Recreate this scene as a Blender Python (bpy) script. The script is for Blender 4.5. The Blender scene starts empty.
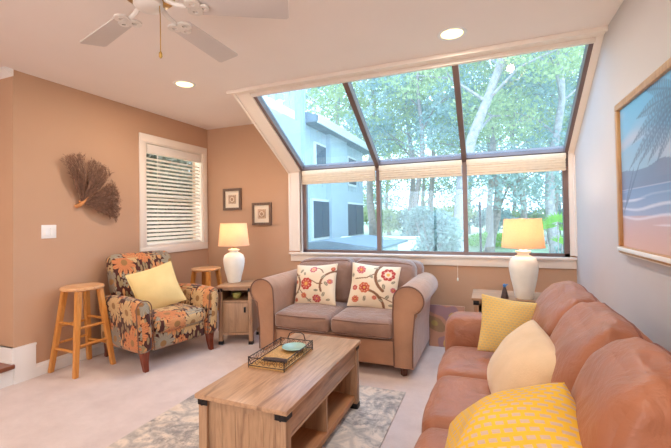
import bpy, bmesh, math, random
import numpy as np
from mathutils import Vector, Matrix, noise
PI = math.pi
sc = bpy.context.scene
COL = sc.collection
rnd = random.Random(7)

# ------------------------------------------------------------------ materials
def lin(c):
    return tuple(((v/255)/12.92 if v/255 <= .04045 else (((v/255)+.055)/1.055)**2.4) for v in c) + (1,)

class NT:
    """small wrapper round a material's node tree"""
    def __init__(s, name, rough=.6, metal=0, spec=.5):
        s.m = bpy.data.materials.new(name); s.m.use_nodes = True
        s.t = s.m.node_tree; s.b = s.t.nodes['Principled BSDF']; s.out = s.t.nodes['Material Output']
        s.b.inputs['Roughness'].default_value = rough; s.b.inputs['Metallic'].default_value = metal
        s.b.inputs['Specular IOR Level'].default_value = spec
    def n(s, typ, **kw):
        nd = s.t.nodes.new(typ)
        for k, v in kw.items():
            if k in nd.inputs: nd.inputs[k].default_value = v
            else: setattr(nd, k, v)
        return nd
    def l(s, a, b): s.t.links.new(a, b)
    def coord(s, kind='Object', scale=(1, 1, 1)):
        tc = s.n('ShaderNodeTexCoord'); mp = s.n('ShaderNodeMapping'); mp.inputs['Scale'].default_value = scale
        s.l(tc.outputs[kind], mp.inputs['Vector']); return mp.outputs['Vector']
    def noise(s, vec, scale, detail=3, rough=.5, dist=0):
        nd = s.n('ShaderNodeTexNoise'); nd.inputs['Scale'].default_value = scale; nd.inputs['Detail'].default_value = detail
        nd.inputs['Roughness'].default_value = rough; nd.inputs['Distortion'].default_value = dist
        s.l(vec, nd.inputs['Vector']); return nd.outputs['Fac']
    def ramp(s, fac, stops, const=False):
        r = s.n('ShaderNodeValToRGB'); e = r.color_ramp.elements
        if const: r.color_ramp.interpolation = 'CONSTANT'
        e[0].position, e[0].color = stops[0]; e[1].position, e[1].color = stops[-1]
        for p, c in stops[1:-1]:
            x = e.new(p); x.color = c
        s.l(fac, r.inputs['Fac']); return r.outputs['Color']
    def bump(s, h, strength=.3, dist=.01):
        b = s.n('ShaderNodeBump'); b.inputs['Strength'].default_value = strength; b.inputs['Distance'].default_value = dist
        s.l(h, b.inputs['Height']); s.l(b.outputs['Normal'], s.b.inputs['Normal'])
    def mix(s, fac, a, b):
        m = s.n('ShaderNodeMix', data_type='RGBA')
        if isinstance(fac, float): m.inputs[0].default_value = fac
        else: s.l(fac, m.inputs[0])
        for i, v in ((6, a), (7, b)):
            if isinstance(v, tuple): m.inputs[i].default_value = v
            else: s.l(v, m.inputs[i])
        return m.outputs[2]
    def math(s, op, a, b=None):
        m = s.n('ShaderNodeMath', operation=op)
        for i, v in ((0, a), (1, b)):
            if v is None: continue
            if isinstance(v, (int, float)): m.inputs[i].default_value = v
            else: s.l(v, m.inputs[i])
        return m.outputs[0]

def plain(name, c, rough=.6, metal=0, var=.06, scale=6, bump=0, bscale=80, spec=.5, sheen=0, bd=.004):
    t = NT(name, rough, metal, spec); c = lin(c)
    v = t.coord()
    lo = tuple(x*(1-var) for x in c[:3])+(1,); hi = tuple(min(1, x*(1+var)) for x in c[:3])+(1,)
    t.l(t.ramp(t.noise(v, scale, 4), [(.3, lo), (.7, hi)]), t.b.inputs['Base Color'])
    if bump: t.bump(t.noise(v, bscale, 5, .55, .6), bump, bd)
    if sheen:
        t.b.inputs['Sheen Weight'].default_value = sheen; t.b.inputs['Sheen Roughness'].default_value = .4
    return t.m

def wood(name, cs, axis=0, scale=1.0, rough=.45, planks=0, bump=.08):
    """grain running along local axis; optional plank seams across"""
    t = NT(name, rough)
    s = [14*scale]*3; s[axis] = 1.3*scale
    v = t.coord('Object', tuple(s))
    g = t.noise(v, 1.6, 6, .62, .7)
    n = len(cs)
    colr = t.ramp(g, [(.28+.44*i/(n-1), lin(c)) for i, c in enumerate(cs)])
    s2 = [60*scale]*3; s2[axis] = 2*scale
    fine = t.noise(t.coord('Object', tuple(s2)), 2, 3)
    colr = t.mix(t.math('MULTIPLY', fine, .35), colr, lin(tuple(x*.62 for x in cs[0])))
    t.l(colr, t.b.inputs['Base Color']); t.bump(fine, bump, .003)
    return t.m

def attr_mat(name, rough=.8, bump=.15, bscale=350, sheen=0, spec=.3):
    t = NT(name, rough, 0, spec)
    a = t.n('ShaderNodeAttribute'); a.attribute_name = 'pattern'
    v = t.coord(); f = t.noise(v, bscale, 2)
    c = t.mix(t.math('MULTIPLY', f, .12), a.outputs['Color'], (.05, .04, .03, 1))
    t.l(c, t.b.inputs['Base Color']); t.bump(f, bump, .002)
    if sheen: t.b.inputs['Sheen Weight'].default_value = sheen
    return t.m

M = {}
M['wall'] = plain('tan_wall_paint', (192, 152, 122), .75, var=.02, scale=2, bump=.05, bscale=160)
M['wall_r'] = plain('beige_wall_paint_cool_lit', (198, 190, 186), .6, var=.02, scale=2, bump=.05, bscale=160)  # beige wall with the cool window light put into its colour
M['ceil'] = plain('ceiling_paint', (240, 228, 220), .85, var=.015, scale=2, bump=.1, bscale=120)
M['trim'] = plain('white_trim_paint', (240, 226, 212), .4, var=.02, scale=3)
M['trim_w'] = plain('cool_white_paint', (236, 232, 228), .4, var=.02, scale=3)
M['siding'] = plain('white_siding', (188, 197, 204), .6, var=.04, scale=3)
M['brown_metal'] = plain('bronze_window_frame', (122, 100, 94), .35, .3, var=.08)
M['dark_metal'] = plain('dark_iron', (44, 40, 40), .4, .7, var=.1, scale=30)
M['wire'] = plain('dark_tray_wire', (60, 50, 48), .4, .6, var=.15, scale=60)
M['white_fan'] = plain('white_fan_enamel', (226, 218, 210), .4, var=.02)
M['blade'] = plain('greige_fan_blade', (208, 198, 192), .5, var=.02)
M['brass'] = plain('brass', (190, 150, 80), .3, .8)
M['blind'] = plain('white_blind_slat', (238, 228, 218), .5, var=.02)
M['shade_fab'] = plain('cream_woven_shade', (236, 214, 186), .8, var=.05, scale=30, bump=.3, bscale=200)
M['leather'] = plain('terracotta_leather', (158, 99, 70), .46, var=.16, scale=4, bump=.4, bscale=9, spec=.45, sheen=.1, bd=.035)
M['leather_p'] = plain('leather_piping', (124, 70, 50), .5, var=.06)
M['suede'] = plain('taupe_microfibre', (146, 112, 94), .7, var=.14, scale=7, bump=.6, bscale=14, bd=.02, sheen=.5, spec=.25)
M['suede_t'] = plain('tan_microfibre', (178, 132, 102), .7, var=.1, scale=6, bump=.5, bscale=14, bd=.012, sheen=.45, spec=.25)
M['suede_p'] = plain('dark_brown_piping', (120, 84, 66), .7)
M['leg_red'] = wood('cherry_leg_wood', [(96, 40, 22), (132, 58, 34), (110, 46, 28)], 2, 1.5, .3)
M['leg_dk'] = wood('dark_leg_wood', [(78, 42, 26), (106, 60, 40)], 2, 1.5, .35)
M['oak'] = wood('rustic_oak_end', [(128, 92, 68), (190, 148, 112), (150, 112, 84)], 2, .9, .5)
M['oak_y'] = wood('rustic_oak_long', [(130, 92, 68), (202, 158, 122), (162, 120, 92)], 1, .8, .3)
M['oak_x'] = wood('rustic_oak_cross', [(138, 98, 68), (178, 136, 100), (156, 116, 84)], 0, .9, .5)
M['oak_in'] = wood('oak_shelf', [(158, 104, 64), (196, 138, 90)], 1, .8, .5)
M['pine'] = wood('honey_stool_wood', [(196, 122, 52), (226, 156, 82), (210, 138, 64)], 2, 1.1, .32)
M['pine_x'] = wood('honey_seat_wood', [(206, 142, 92), (236, 184, 134), (220, 162, 110)], 0, 1.0, .3)
M['tread'] = wood('stair_tread_wood', [(120, 68, 46), (156, 94, 66)], 1, 1, .3)
M['ceramic'] = plain('glazed_cream_ceramic', (240, 234, 220), .35, var=.03, scale=20, bump=.15, bscale=60)
M['gold_frame'] = wood('gilt_frame_wood', [(176, 122, 70), (214, 164, 106)], 2, 2, .35)
M['grey_frame'] = wood('weathered_frame_wood', [(96, 72, 56), (132, 102, 82)], 2, 3, .6)
M['mat_board'] = plain('cream_mat_board', (232, 214, 192), .9, var=.02)
M['stone'] = plain('stone_tile_print', (176, 140, 112), .8, var=.3, scale=60)
M['coral'] = plain('brown_sea_fan', (138, 102, 82), .9, var=.3, scale=40)
M['coral_b'] = plain('sea_fan_stem', (196, 130, 76), .7, var=.2, scale=30)
M['yellow'] = plain('pale_yellow_cotton', (228, 200, 138), .85, var=.04, scale=10, bump=.25, bscale=120, sheen=.2)
M['cream_p'] = plain('beige_cotton', (218, 186, 148), .85, var=.06, scale=10, bump=.3, bscale=150, sheen=.2)
M['teal'] = plain('pale_teal_glaze', (156, 184, 168), .25, var=.1, scale=20)
M['greenglass'] = plain('olive_glaze', (176, 170, 96), .3, var=.1, scale=20)
M['straw'] = plain('tan_woven_straw', (190, 146, 88), .8, var=.3, scale=90, bump=.5, bscale=200)
M['blue_fig'] = plain('blue_glaze', (70, 130, 190), .3, var=.15, scale=40)
M['dark_fig'] = plain('dark_figurine_clay', (70, 52, 46), .5, var=.3, scale=60)
M['cord'] = plain('white_cord', (240, 230, 214), .7)
M['bark'] = plain('grey_brown_bark', (150, 132, 122), .9, var=.35, scale=12, bump=.8, bscale=20)
M['bark_w'] = plain('pale_bark', (160, 148, 142), .9, var=.3, scale=9, bump=.8, bscale=20)
M['shutter'] = plain('slate_shutter', (74, 82, 96), .6, var=.06)
M['roofgrey'] = plain('grey_roof_sheet', (118, 126, 134), .7, var=.1)
M['asphalt'] = plain('pale_asphalt', (188, 190, 194), .9, var=.08, scale=3)
M['mulch'] = plain('brown_mulch', (128, 104, 84), 1, var=.4, scale=12)
M['concrete'] = plain('white_render', (236, 236, 234), .8, var=.04)

def carpet():
    t = NT('beige_pink_carpet', .95, 0, .1); v = t.coord()
    a = t.noise(v, 5.0, 6, .7); b = t.noise(v, 120, 4, .8)
    c = t.ramp(a, [(.3, lin((212, 192, 184))), (.7, lin((232, 214, 206)))])
    c = t.mix(t.math('MULTIPLY', b, .4), c, lin((170, 142, 130)))
    t.l(c, t.b.inputs['Base Color']); t.bump(b, .8, .006)
    t.b.inputs['Sheen Weight'].default_value = .3
    return t.m
M['carpet'] = carpet()

def rugmat():
    t = NT('distressed_rug_pile', .95, 0, .1); v = t.coord()
    a = t.noise(v, 5.5, 7, .72, 1.2); b = t.noise(v, 22, 6, .8); big = t.noise(t.coord('Object', (1, 1.6, 1)), 2.2, 3)
    vor = t.n('ShaderNodeTexVoronoi'); vor.inputs['Scale'].default_value = 7; vor.feature = 'DISTANCE_TO_EDGE'; t.l(v, vor.inputs['Vector'])
    c = t.ramp(a, [(.34, lin((140, 136, 134))), (.45, lin((198, 184, 170))), (.55, lin((226, 208, 190))), (.7, lin((206, 184, 160)))])
    c = t.mix(t.ramp(t.math('MULTIPLY', vor.outputs['Distance'], b), [(.015, (.5, .5, .5, 1)), (.06, (0, 0, 0, 1))]), c, lin((162, 154, 148)))
    c = t.mix(t.ramp(t.math('MULTIPLY', b, big), [(.25, (0, 0, 0, 1)), (.36, (.75, .75, .75, 1))]), c, lin((122, 118, 118)))
    t.l(c, t.b.inputs['Base Color']); t.bump(b, .4, .004)
    return t.m
M['rug'] = rugmat()

def floral_chair():
    """large blossoms in several colours on a dark brown ground, laid out on the UV map (metres)"""
    t = NT('brown_blossom_upholstery', .8, 0, .25)
    v = t.coord('UV')
    wob = t.n('ShaderNodeTexNoise'); wob.inputs['Scale'].default_value = 9; t.l(v, wob.inputs['Vector'])
    col = lin((74, 36, 30))
    def leaf_layer(scale, rot, thr, c, base):
        mp = t.n('ShaderNodeMapping'); mp.inputs['Scale'].default_value = (scale, scale*.36, 1); mp.inputs['Rotation'].default_value = (0, 0, rot)
        t.l(v, mp.inputs['Vector']); vo = t.n('ShaderNodeTexVoronoi'); vo.voronoi_dimensions = '2D'; vo.inputs['Scale'].default_value = 1
        t.l(mp.outputs[0], vo.inputs['Vector'])
        return t.mix(t.ramp(vo.outputs['Distance'], [(thr-.02, (1, 1, 1, 1)), (thr, (0, 0, 0, 1))]), base, lin(c))
    col = leaf_layer(26, .5, .3, (150, 128, 92), col)
    col = leaf_layer(22, -.9, .26, (206, 150, 96), col)
    def flowers(scale, off, rad, petals, pal, base, centre):
        mp = t.n('ShaderNodeMapping'); mp.inputs['Scale'].default_value = (scale,)*3; mp.inputs['Location'].default_value = off
        t.l(v, mp.inputs['Vector'])
        vo = t.n('ShaderNodeTexVoronoi'); vo.voronoi_dimensions = '2D'; vo.inputs['Scale'].default_value = 1; vo.inputs['Randomness'].default_value = .75
        t.l(mp.outputs[0], vo.inputs['Vector'])
        df = t.n('ShaderNodeVectorMath', operation='SUBTRACT'); t.l(mp.outputs[0], df.inputs[0]); t.l(vo.outputs['Position'], df.inputs[1])
        sp = t.n('ShaderNodeSeparateXYZ'); t.l(df.outputs[0], sp.inputs[0])
        ang = t.math('ARCTAN2', sp.outputs[0], sp.outputs[1])
        pet = t.math('ABSOLUTE', t.math('SINE', t.math('MULTIPLY', ang, petals/2)))
        r = t.math('ADD', t.math('MULTIPLY', t.math('POWER', pet, .6), rad*.5), rad*.5)
        inside = t.math('LESS_THAN', vo.outputs['Distance'], r)
        sc_ = t.n('ShaderNodeSeparateColor'); t.l(vo.outputs['Color'], sc_.inputs[0])
        n = len(pal)
        pc = t.ramp(sc_.outputs[0], [(i/n, lin(c)) for i, c in enumerate(pal)], True)
        # petal veins
        vein = t.math('GREATER_THAN', t.math('ABSOLUTE', t.math('SINE', t.math('MULTIPLY', ang, petals*1.5))), .93)
        pc = t.mix(t.math('MULTIPLY', vein, .45), pc, lin((92, 54, 40)))
        base = t.mix(inside, base, pc)
        cen = t.math('LESS_THAN', vo.outputs['Distance'], rad*.26)
        return t.mix(cen, base, lin(centre))
    col = flowers(8.0, (.3, .7, 0), .30, 7, [(186, 156, 112), (206, 128, 76), (150, 138, 116)], col, (110, 62, 40))
    col = flowers(4.5, (0, 0, 0), .50, 11, [(204, 128, 80), (158, 148, 128), (206, 170, 120), (140, 128, 112), (208, 142, 92)], col, (150, 110, 66))
    t.l(col, t.b.inputs['Base Color'])
    t.bump(t.noise(v, 220, 3), .25, .002)
    t.b.inputs['Sheen Weight'].default_value = .15
    return t.m
M['floral'] = floral_chair()

def yellow_check(name, a, b, sx, sy, thr=.5):
    """woven dashes over a coloured ground, in UV units"""
    t = NT(name, .85, 0, .2); v = t.coord('UV')
    br = t.n('ShaderNodeTexBrick'); br.inputs['Color1'].default_value = lin(a); br.inputs['Color2'].default_value = lin(a)
    br.inputs['Mortar'].default_value = lin(b); br.inputs['Scale'].default_value = 1; br.inputs['Brick Width'].default_value = sx
    br.inputs['Row Height'].default_value = sy; br.inputs['Mortar Size'].default_value = thr; br.inputs['Mortar Smooth'].default_value = .3
    t.l(v, br.inputs['Vector'])
    t.l(br.outputs['Color'], t.b.inputs['Base Color']); t.bump(t.math('ADD', br.outputs['Fac'], t.noise(v, 90, 2)), .25, .003)
    return t.m
M['ycheck'] = yellow_check('yellow_dash_weave', (200, 170, 146), (226, 180, 62), .030, .019, .0058)
M['ysmall'] = yellow_check('yellow_small_grid_weave', (200, 176, 126), (222, 184, 104), .02, .014, .003)

def glassmat(name, tint, haze=0):
    m = bpy.data.materials.new(name); m.use_nodes = True; t = m.node_tree; t.nodes.clear()
    out = t.nodes.new('ShaderNodeOutputMaterial'); mix = t.nodes.new('ShaderNodeMixShader')
    tr = t.nodes.new('ShaderNodeBsdfTransparent'); tr.inputs[0].default_value = tint
    gl = t.nodes.new('ShaderNodeBsdfGlossy'); gl.inputs['Roughness'].default_value = .01; gl.inputs[0].default_value = (1, 1, 1, 1)
    lw_ = t.nodes.new('ShaderNodeLayerWeight'); lw_.inputs[0].default_value = .5
    pw = t.nodes.new('ShaderNodeMath'); pw.operation = 'POWER'; pw.inputs[1].default_value = 5; t.links.new(lw_.outputs['Facing'], pw.inputs[0])
    fr = t.nodes.new('ShaderNodeMath'); fr.operation = 'MULTIPLY_ADD'; fr.inputs[1].default_value = .9; fr.inputs[2].default_value = .035; t.links.new(pw.outputs[0], fr.inputs[0])
    t.links.new(fr.outputs[0], mix.inputs[0]); t.links.new(tr.outputs[0], mix.inputs[1]); t.links.new(gl.outputs[0], mix.inputs[2])
    if haze:  # translucent share puts a pale glowing haze into the panes
        haze_bsdf = t.nodes.new('ShaderNodeBsdfTranslucent'); haze_bsdf.inputs[0].default_value = (.8, .95, 1, 1); m2 = t.nodes.new('ShaderNodeMixShader'); m2.inputs[0].default_value = haze
        t.links.new(mix.outputs[0], m2.inputs[1]); t.links.new(haze_bsdf.outputs[0], m2.inputs[2]); t.links.new(m2.outputs[0], out.inputs[0])
    else: t.links.new(mix.outputs[0], out.inputs[0])
    return m
M['glass'] = glassmat('blue_tinted_glass', (.70, .85, .965, 1), .03)
M['clear'] = glassmat('clear_glass', (.97, .98, .98, 1))

def shademat():
    m = bpy.data.materials.new('linen_lamp_shade'); m.use_nodes = True; t = m.node_tree; t.nodes.clear()
    out = t.nodes.new('ShaderNodeOutputMaterial'); mix = t.nodes.new('ShaderNodeMixShader'); mix.inputs[0].default_value = .42
    d = t.nodes.new('ShaderNodeBsdfDiffuse'); tr = t.nodes.new('ShaderNodeBsdfTranslucent')
    tc = t.nodes.new('ShaderNodeTexCoord'); nz = t.nodes.new('ShaderNodeTexNoise'); nz.inputs['Scale'].default_value = 90
    rp = t.nodes.new('ShaderNodeValToRGB'); rp.color_ramp.elements[0].color = lin((236, 204, 172)); rp.color_ramp.elements[1].color = lin((246, 218, 188))
    t.links.new(tc.outputs['Object'], nz.inputs[0]); t.links.new(nz.outputs[0], rp.inputs[0])
    t.links.new(rp.outputs[0], d.inputs[0]); t.links.new(rp.outputs[0], tr.inputs[0])
    t.links.new(d.outputs[0], mix.inputs[1]); t.links.new(tr.outputs[0], mix.inputs[2]); t.links.new(mix.outputs[0], out.inputs[0]); return m
M['shade'] = shademat()

def leafmat(name, cs):
    t = NT(name, .55, 0, .3); v = t.coord()
    n = len(cs)
    c = t.ramp(t.noise(v, .9, 5, .8), [(.3+.4*i/(n-1), lin(x)) for i, x in enumerate(cs)])
    t.l(c, t.b.inputs['Base Color'])
    tr = t.n('ShaderNodeBsdfTranslucent'); t.l(c, tr.inputs[0]); mx = t.n('ShaderNodeMixShader'); mx.inputs[0].default_value = .5
    t.l(t.b.outputs[0], mx.inputs[1]); t.l(tr.outputs[0], mx.inputs[2]); t.l(mx.outputs[0], t.out.inputs[0]); return t.m
M['leaf_a'] = leafmat('oak_leaves', [(120, 140, 112), (180, 190, 130), (220, 214, 160)])
M['leaf_b'] = leafmat('bluish_leaves', [(108, 130, 128), (160, 178, 168), (206, 210, 196)])
M['leaf_c'] = leafmat('bright_leaves', [(120, 170, 60), (160, 205, 90)])
M['leaf_d'] = leafmat('screening_hedge_leaves', [(70, 74, 66), (104, 108, 92), (128, 124, 108)])
M['grass'] = plain('lawn_and_leaf_litter', (170, 176, 130), 1, var=.3, scale=1.2)
def emit(name, c, s):
    m = bpy.data.materials.new(name); m.use_nodes = True; b = m.node_tree.nodes['Principled BSDF']
    b.inputs['Emission Color'].default_value = lin(c); b.inputs['Emission Strength'].default_value = s; b.inputs['Base Color'].default_value = lin(c); return m
M['bulb'] = emit('lit_downlight_lens', (255, 222, 160), 3.2)
M['globe'] = emit('lit_lamp_bulb', (255, 214, 160), 6)

# ------------------------------------------------------------------ mesh helpers
class MB:
    def __init__(s): s.bm = bmesh.new()
    def _tf(s, vs, mat):
        if mat is not None: bmesh.ops.transform(s.bm, matrix=mat, verts=vs)
    def box(s, x0, x1, y0, y1, z0, z1, bevel=0, seg=2, mat=None):
        r = bmesh.ops.create_cube(s.bm, size=1); vs = r['verts']
        for v in vs:
            v.co = Vector(((x0+x1)/2+v.co.x*(x1-x0), (y0+y1)/2+v.co.y*(y1-y0), (z0+z1)/2+v.co.z*(z1-z0)))
        if bevel:
            es = list({e for v in vs for e in v.link_edges})
            r = bmesh.ops.bevel(s.bm, geom=es, offset=bevel, segments=seg, profile=.5, affect='EDGES', clamp_overlap=True)
            vs = list({v for f in r['faces'] for v in f.verts} | {v for v in vs if v.is_valid})
        s._tf(vs, mat); return s
    def tube(s, pts, r, n=8, cap=True, mat=None, closed=False):
        pts = [Vector(p) for p in pts]; m = len(pts); rings = []
        rs = r if isinstance(r, (list, tuple)) else [r]*m
        up = None; allv = []
        for i, p in enumerate(pts):
            if closed: d = pts[(i+1) % m]-pts[i-1]
            else: d = pts[min(i+1, m-1)]-pts[max(i-1, 0)]
            d.normalize()
            if up is None:
                up = Vector((0, 0, 1)) if abs(d.z) < .9 else Vector((1, 0, 0))
            a = d.cross(up)
            if a.length < 1e-5: a = d.cross(Vector((0, 1, 0)))
            a.normalize(); b = a.cross(d).normalized(); up = b
            ring = [s.bm.verts.new(p+(a*math.cos(2*PI*k/n)+b*math.sin(2*PI*k/n))*rs[i]) for k in range(n)]
            rings.append(ring); allv += ring
        for i in range(m if closed else m-1):
            A, B = rings[i], rings[(i+1) % m]
            for k in range(n): s.bm.faces.new((A[k], A[(k+1) % n], B[(k+1) % n], B[k]))
        if cap and not closed:
            s.bm.faces.new(rings[0][::-1]); s.bm.faces.new(rings[-1])
        s._tf(allv, mat); return s
    def lathe(s, prof, n=32, c=(0, 0), cap=True, mat=None):
        rings = []; allv = []
        for r, z in prof:
            ring = [s.bm.verts.new((c[0]+r*math.cos(2*PI*k/n), c[1]+r*math.sin(2*PI*k/n), z)) for k in range(n)]
            rings.append(ring); allv += ring
        for A, B in zip(rings, rings[1:]):
            for k in range(n): s.bm.faces.new((A[k], A[(k+1) % n], B[(k+1) % n], B[k]))
        if cap: s.bm.faces.new(rings[0][::-1]); s.bm.faces.new(rings[-1])
        s._tf(allv, mat); return s
    def prism(s, poly, axis, a, b, bevel=0, mat=None):
        """extrude a 2D polygon along axis from a to b; poly in the two other axes in order"""
        def P(u, v, w):
            return {0: (w, u, v), 1: (u, w, v), 2: (u, v, w)}[axis]
        A = [s.bm.verts.new(P(u, v, a)) for u, v in poly]; B = [s.bm.verts.new(P(u, v, b)) for u, v in poly]
        n = len(poly); fs = [s.bm.faces.new(A), s.bm.faces.new(B[::-1])]
        for k in range(n): fs.append(s.bm.faces.new((A[k], B[k], B[(k+1) % n], A[(k+1) % n])))
        vs = A+B
        if bevel:
            es = [e for f in fs[:2] for e in f.edges]
            r = bmesh.ops.bevel(s.bm, geom=es, offset=bevel, segments=3, profile=.5, affect='EDGES', clamp_overlap=True)
            vs = list({v for f in r['faces'] for v in f.verts} | {v for v in vs if v.is_valid})
        s._tf(vs, mat); return s
    def soft(s, x0, x1, y0, y1, z0, z1, r=.05, puff=(0, 0, 0), n=12, seed=0, wr=0, wf=5, shape=None, mat=None):
        """upholstered block: rounded box, crowned by puff=(px,py,pz), wrinkled by wr"""
        hx, hy, hz = (x1-x0)/2, (y1-y0)/2, (z1-z0)/2; c = Vector(((x0+x1)/2, (y0+y1)/2, (z0+z1)/2))
        r = min(r, hx, hy, hz); idx = {}; allv = []
        def vert(i, j, k):
            if (i, j, k) in idx: return idx[(i, j, k)]
            p = [math.sin((2*q/n-1)*PI/2*.96)/math.sin(PI/2*.96) for q in (i, j, k)]
            q = Vector((p[0]*hx, p[1]*hy, p[2]*hz))
            inner = Vector((max(-hx+r, min(hx-r, q.x)), max(-hy+r, min(hy-r, q.y)), max(-hz+r, min(hz-r, q.z))))
            d = q-inner
            if d.length > 1e-9: q = inner+d.normalized()*r if d.length > 0 else q
            u = p
            e = lambda a: 1-a*a
            q.x += puff[0]*u[0]*e(u[1])*e(u[2]); q.y += puff[1]*u[1]*e(u[0])*e(u[2]); q.z += puff[2]*u[2]*e(u[0])*e(u[1])
            if wr:
                w = noise.noise_vector((q+c)*wf+Vector((seed*7.3, seed, 0))); w2 = noise.noise_vector((q+c)*wf*2.7+Vector((seed, seed*3.1, 5)))
                q += w*wr+w2*wr*.4
            q += c
            if shape: q = shape(q)
            idx[(i, j, k)] = v = s.bm.verts.new(q); allv.append(v); return v
        for a in range(n):
            for b in range(n):
                for f in (0, n):
                    q = [vert(f, a, b), vert(f, a+1, b), vert(f, a+1, b+1), vert(f, a, b+1)]; s.bm.faces.new(q if f else q[::-1])
                    q = [vert(a, f, b), vert(a, f, b+1), vert(a+1, f, b+1), vert(a+1, f, b)]; s.bm.faces.new(q if f else q[::-1])
                    q = [vert(a, b, f), vert(a+1, b, f), vert(a+1, b+1, f), vert(a, b+1, f)]; s.bm.faces.new(q if f else q[::-1])
        s._tf(allv, mat); return s
    def build(s, name, mat, parent=None, smooth=True, uv=False, angle=40):
        me = bpy.data.meshes.new(name)
        bmesh.ops.recalc_face_normals(s.bm, faces=s.bm.faces)
        if uv:
            L = s.bm.loops.layers.uv.new('UVMap')
            for f in s.bm.faces:
                nn = f.normal; ax = max(range(3), key=lambda i: abs(nn[i]))
                for lp in f.loops:
                    co = lp.vert.co
                    lp[L].uv = {0: (co.y+.31, co.z), 1: (co.x, co.z+.17), 2: (co.x+.13, co.y)}[ax]
        if smooth:
            for f in s.bm.faces: f.smooth = True
            for e in s.bm.edges:
                if len(e.link_faces) == 2 and e.calc_face_angle(0) > math.radians(angle): e.smooth = False
        s.bm.to_mesh(me); s.bm.free(); me.materials.append(M[mat] if isinstance(mat, str) else mat)
        o = bpy.data.objects.new(name, me); COL.objects.link(o)
        if parent: o.parent = parent
        return o

def tag(o, label=None, cat=None, group=None, kind=None):
    if label: o['label'] = label
    if cat: o['category'] = cat
    if group: o['group'] = group
    if kind: o['kind'] = kind
    return o
def thing(name, label, cat, loc=(0, 0, 0), rz=0, group=None):
    o = bpy.data.objects.new(name, None); COL.objects.link(o); o.location = loc; o.rotation_euler = (0, 0, rz)
    o.empty_display_size = .1
    return tag(o, label, cat, group)
def struct(name, mb, mat, parent=None, **kw):
    o = mb.build(name, mat, parent, **kw)
    if not parent: o['kind'] = 'structure'
    return o
def copy_tree(o, parent=None):
    c = o.copy(); COL.objects.link(c); c.parent = parent
    for ch in [x for x in bpy.data.objects if x.parent == o]: copy_tree(ch, c)
    return c
def bx(*a, **k): return MB().box(*a, **k)

# ------------------------------------------------------------------ room constants
XL, XR, YB, YR, ZC = -3.525, .762, 4.146, -2.7, 2.518
SILL, HEAD = .873, 1.88
WL, WR = -2.10, .715           # window opening
YG = 3.10                      # ceiling edge of the skylight
slope = (HEAD-ZC)/(YB-YG)

# floor and landing
struct('floor', bx(XL-.15, XR+.15, YR-.15, YB+.15, -.12, 0), 'carpet', smooth=False)
lf = MB().box(-5.2, XL, YR-.15, 1.86, -.12, .13)
struct('trim_6', lf, 'trim_w', smooth=False)
tr = thing('stair_tread', 'reddish brown wooden stair tread at the far left edge', 'stair tread', (-4.285, -.4, .13))
MB().box(-.9, .80, -2.3, 2.255, 0, .035, .008).build('tread_board', 'tread', tr)

# ceiling
c = MB().box(-5.2, XR+.15, YR-.15, YG, ZC, ZC+.14); c.box(-5.2, WL-.16, YG, YB+.15, ZC, ZC+.14)
struct('ceiling', c, 'ceil', smooth=False)
# walls
w = MB()
w.box(XL-.15, WL-.02, YB, YB+.15, 0, HEAD); w.box(XL-.15, WL-.16, YB, YB+.15, HEAD, ZC); w.box(WL-.02, WR+.02, YB, YB+.15, 0, SILL-.02); w.box(WR+.02, XR+.15, YB, YB+.15, 0, HEAD+.02)
struct('wall_back', w, 'wall', smooth=False)
ly0, ly1, lz0, lz1 = 3.13, 4.03, .99, 2.17
w = MB()
w.box(XL-.15, XL, 1.86, ly0, 0, ZC); w.box(XL-.15, XL, ly1, YB, 0, ZC); w.box(XL-.15, XL, ly0, ly1, 0, lz0); w.box(XL-.15, XL, ly0, ly1, lz1, ZC)
struct('wall_left', w, 'wall', smooth=False)
struct('wall_hall', bx(-5.2, XL-.15, 1.86, 2.01, 0, ZC), 'wall', smooth=False)
struct('wall_outer', bx(-5.35, -5.2, YR-.15, 2.01, -.12, ZC), 'wall', smooth=False)
struct('wall_right', MB().prism([(YR-.15, 0), (YB, 0), (YB, HEAD+.02), (YG, ZC), (YR-.15, ZC)], 0, XR, XR+.15), 'wall_r', smooth=False)
w = MB()
w.box(-5.2, -3.0, YR-.15, YR, 0, ZC); w.box(.2, XR, YR-.15, YR, 0, ZC); w.box(-3.0, .2, YR-.15, YR, 2.12, ZC)
struct('wall_rear', w, 'wall', smooth=False)
# unseen rear patio door, added behind the camera to let in soft daylight
d = MB()
for x in (-3.0, -1.43, .14): d.box(x, x+.06, YR-.1, YR-.04, 0, 2.12)
d.box(-2.94, .14, YR-.1, YR-.04, 2.05, 2.12); d.box(-2.94, .14, YR-.1, YR-.04, 0, .08)
dd = struct('door_added_daylight', d, 'brown_metal', smooth=False)
bx(-2.94, -1.43, YR-.075, YR-.065, .08, 2.05).build('added_door_glass', 'clear', dd, False); bx(-1.37, .14, YR-.075, YR-.065, .08, 2.05).build('added_door_glass', 'clear', dd, False)
# cheek between the room ceiling and the sloping glass, clad outside with vertical boards
struct('wall_cheek', MB().prism([(YG, ZC), (YB+.15, ZC), (YB+.15, HEAD-.04), (YB, HEAD+.01)], 0, WL-.16, WL-.10), 'siding', smooth=False)

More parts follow.
